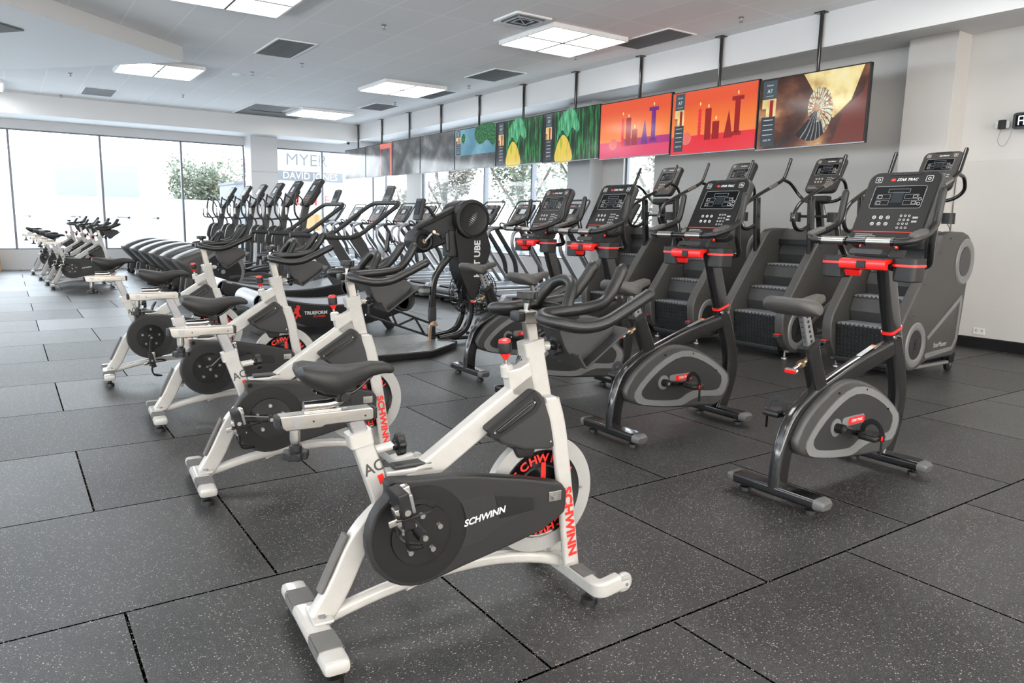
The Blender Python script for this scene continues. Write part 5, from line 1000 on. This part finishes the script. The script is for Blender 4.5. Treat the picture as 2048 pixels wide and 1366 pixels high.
for i in range(9):
    for j in range(-2, 3):
        u = (i-4)*.021; wv = j*.014; r = .0065*(1-abs(i-4)/5.2)*(1-abs(j)/3.2)
        if r > .0012: x = u*.55+wv*.8; z = u*.85-wv*.5; b.cyl((-.05+x, -.100, 1.315+z), (-.05+x, -.1035, 1.315+z), r, 'plastic_white', 8)
obj('logo', b, hd)
b = B(); b.side([(-.10, 1.46), (-.20, 1.44), (-.62, 1.235), (-.70, 1.13), (-.66, 1.0), (-.55, .97), (-.12, 1.12)], .0, .14, 'dark_grey', .03, 3); b.sweep([(-.12, .0, 1.44), (-.64, .0, 1.21)], rr(.035, .03, .01), K, side=(0, 1, 0)); bm_ = obj('swing_arm', b, t)
b = B(); b.lathe([(0, -.13), (.09, -.13), (.115, -.11), (.125, .0), (.115, .10), (.09, .12), (.07, .115), (.06, .09), (0, .09)], axisM((-.60, .05, 1.085), (0, -1, 0)), K, 36); b.cyl((-.60, -.04, 1.085), (-.60, -.075, 1.085), .022, 'brass', 12); obj('crank_hub', b, bm_)
for s, pts, g0, g1 in ((-1, [(-.60, -.08, 1.085), (-.52, -.10, 1.17), (-.46, -.12, 1.15)], (-.39, -.16, 1.16), (-.385, -.17, 1.0)), (1, [(-.60, .20, 1.085), (-.70, .22, 1.04), (-.78, .24, 1.08)], (-.84, .25, 1.15), (-.87, .25, .98))):
    b = B(); b.tube(pts, .014, 'steel_grey', 8); b.tube([pts[-1], ((pts[-1][0]+g0[0])/2, pts[-1][1], (pts[-1][2]+g1[2])/2+.03), g0], .014, K, 8); b.tube([g0, g1], .023, 'black_rubber', 12, round_end=True); b.cyl(pts[1], (pts[1][0], pts[1][1]-.03, pts[1][2]+.01), .018, 'brass', 10); obj('crank_handle', b, t)
b = B(); b.sweep([(-.42, .04, 1.32), (-.50, .04, 1.42), (-.56, .04, 1.43)], rr(.03, .03, .008), K, side=(0, 1, 0)); b.box((-.60, .04, 1.40), (.045, .15, .22), 'dark_grey', .012, Mx.Translation((-.6, .04, 1.4)) @ Mx.Rotation(.22, 4, 'Y') @ Mx.Translation((.6, -.04, -1.4))); b.box((-.625, .04, 1.41), (.004, .11, .14), 'lcd', .0, Mx.Translation((-.6, .04, 1.4)) @ Mx.Rotation(.22, 4, 'Y') @ Mx.Translation((.6, -.04, -1.4))); obj('display', b, t)
b = B(); FC = V((.07, .08, .545))
for yy, rr_ in ((-.07, .255), (.07, .255), (0, .265), (-.085, .20), (-.09, .14), (-.09, .08), (.085, .20), (.09, .14)): b.tube([FC+V((rr_*math.cos(a), yy, rr_*math.sin(a))) for a in [2*PI*i/32 for i in range(32)]], .005, 'black_gloss', 5, side=(0, 1, 0), closed=True)
for i in range(28):
    a = 2*PI*i/28; c, s = math.cos(a), math.sin(a); b.tube([FC+V((.04*c, -.09, .04*s)), FC+V((.14*c, -.09, .14*s)), FC+V((.255*c, -.07, .255*s)), FC+V((.265*c, 0, .265*s)), FC+V((.255*c, .07, .255*s)), FC+V((.14*c, .09, .14*s))], .0032, 'black_gloss', 4)
fc = obj('fan_cage', b, t)
b = B(); b.lathe([(0, -.05), (.05, -.05), (.05, .05), (0, .05)], axisM(FC, (0, 1, 0)), K, 20)
for i in range(8):
    a = 2*PI*i/8; b.box((.14, 0, 0), (.19, .07, .004), 'dark_grey', .001, Mx.Translation(FC) @ Mx.Rotation(-a, 4, 'Y') @ Mx.Rotation(.3, 4, 'X'))
obj('fan_blades', b, fc)
b = B(); b.sweep(fil([(-.18, .03, 1.0), (-.28, .03, .90), (-.42, .03, .74), (-.455, .03, .58), (-.455, .03, .06)], .12, 5), rr(.055, .065, .016), 'black_gloss', side=(0, 1, 0)); b.box((-.455, .03, .33), (.072, .062, .14), 'dark_grey', .008)
for y in (-.02, .16): b.sweep(fil([(-.04, y, .55), (.0, y, .32), (-.10, y, .10), (-.40, y, .065)], .16, 6), rr(.05, .07, .02), 'black_gloss', side=(0, 1, 0))
b.box((-.12, .07, .05), (.70, .07, .04), K, .01); b.sweep([(-.35, -.25, .045), (-.35, .42, .045)], rr(.05, .06, .012), K, side=(0, 0, 1)); b.sweep([(.18, -.2, .04), (.18, .35, .04)], rr(.05, .06, .012), K, side=(0, 0, 1)); obj('support_frame', b, t)
b = B(); b.ring(rr(.10, .09, .02), rr(.085, .075, .015), .53, .62, 'dark_grey', Mx.Translation((-.545, .03, 0)), bev=.004); b.ring(rr(.104, .094, .022), rr(.086, .076, .016), .56, .60, 'silver_plastic', Mx.Translation((-.545, .03, 0))); obj('cup_holder', b, t)
b = B(); b.sweep(fil([(-.50, .0, .06), (-.49, .0, .22), (-.44, .0, .25), (-.42, .0, .20)], .03, 4), rr(.012, .035, .004), 'brass', side=(0, 1, 0)); b.cyl((-.47, -.03, .22), (-.47, .03, .22), .014, 'chrome', 10); b.box((-.48, .03, .14), (.04, .05, .10), 'steel_grey', .006); obj('lock_lever', b, t)
b = B()
for a, c in (((-.50, .02, .24), (-1.15, .02, .50)), ((-.50, .02, .10), (-1.20, .02, .36)), ((-.55, .02, .12), (-.66, .02, .30)), ((-.66, .02, .30), (-.86, .02, .23)), ((-.86, .02, .23), (-.95, .02, .42))): b.tube([a, c], .012, 'black_gloss', 8)
b.box((-1.16, .02, .44), (.03, .04, .16), K, .006, Mx.Translation((0, 0, 0))); obj('side_brace', b, t)
b = B(); pf = [(-1.62, -.62), (-1.62, .42), (-.42, .42), (-.33, .30), (-.27, -.18), (-.36, -.30), (-.80, -.62)]
b.pr(pf, .0, .060, K, bev=.008); b.pr([(x*.985-.012, y*.97) for x, y in pf], .060, .066, 'diamond_plate', bev=.002)
for i in range(30):
    for j in range(20):
        x = -1.58+i*.045; y = -.55+j*.05+(i % 2)*.025
        if y > -.62+max(0, (x+.80))*.74+.04 and y < .38 and x < -.40: b.box((0, 0, 0), (.026, .006, .003), 'diamond_plate', 0, Mx.Translation((x, y, .0668)) @ Mx.Rotation(.785 if (i+j) % 2 else -.785, 4, 'Z'))
obj('platform', b, t)
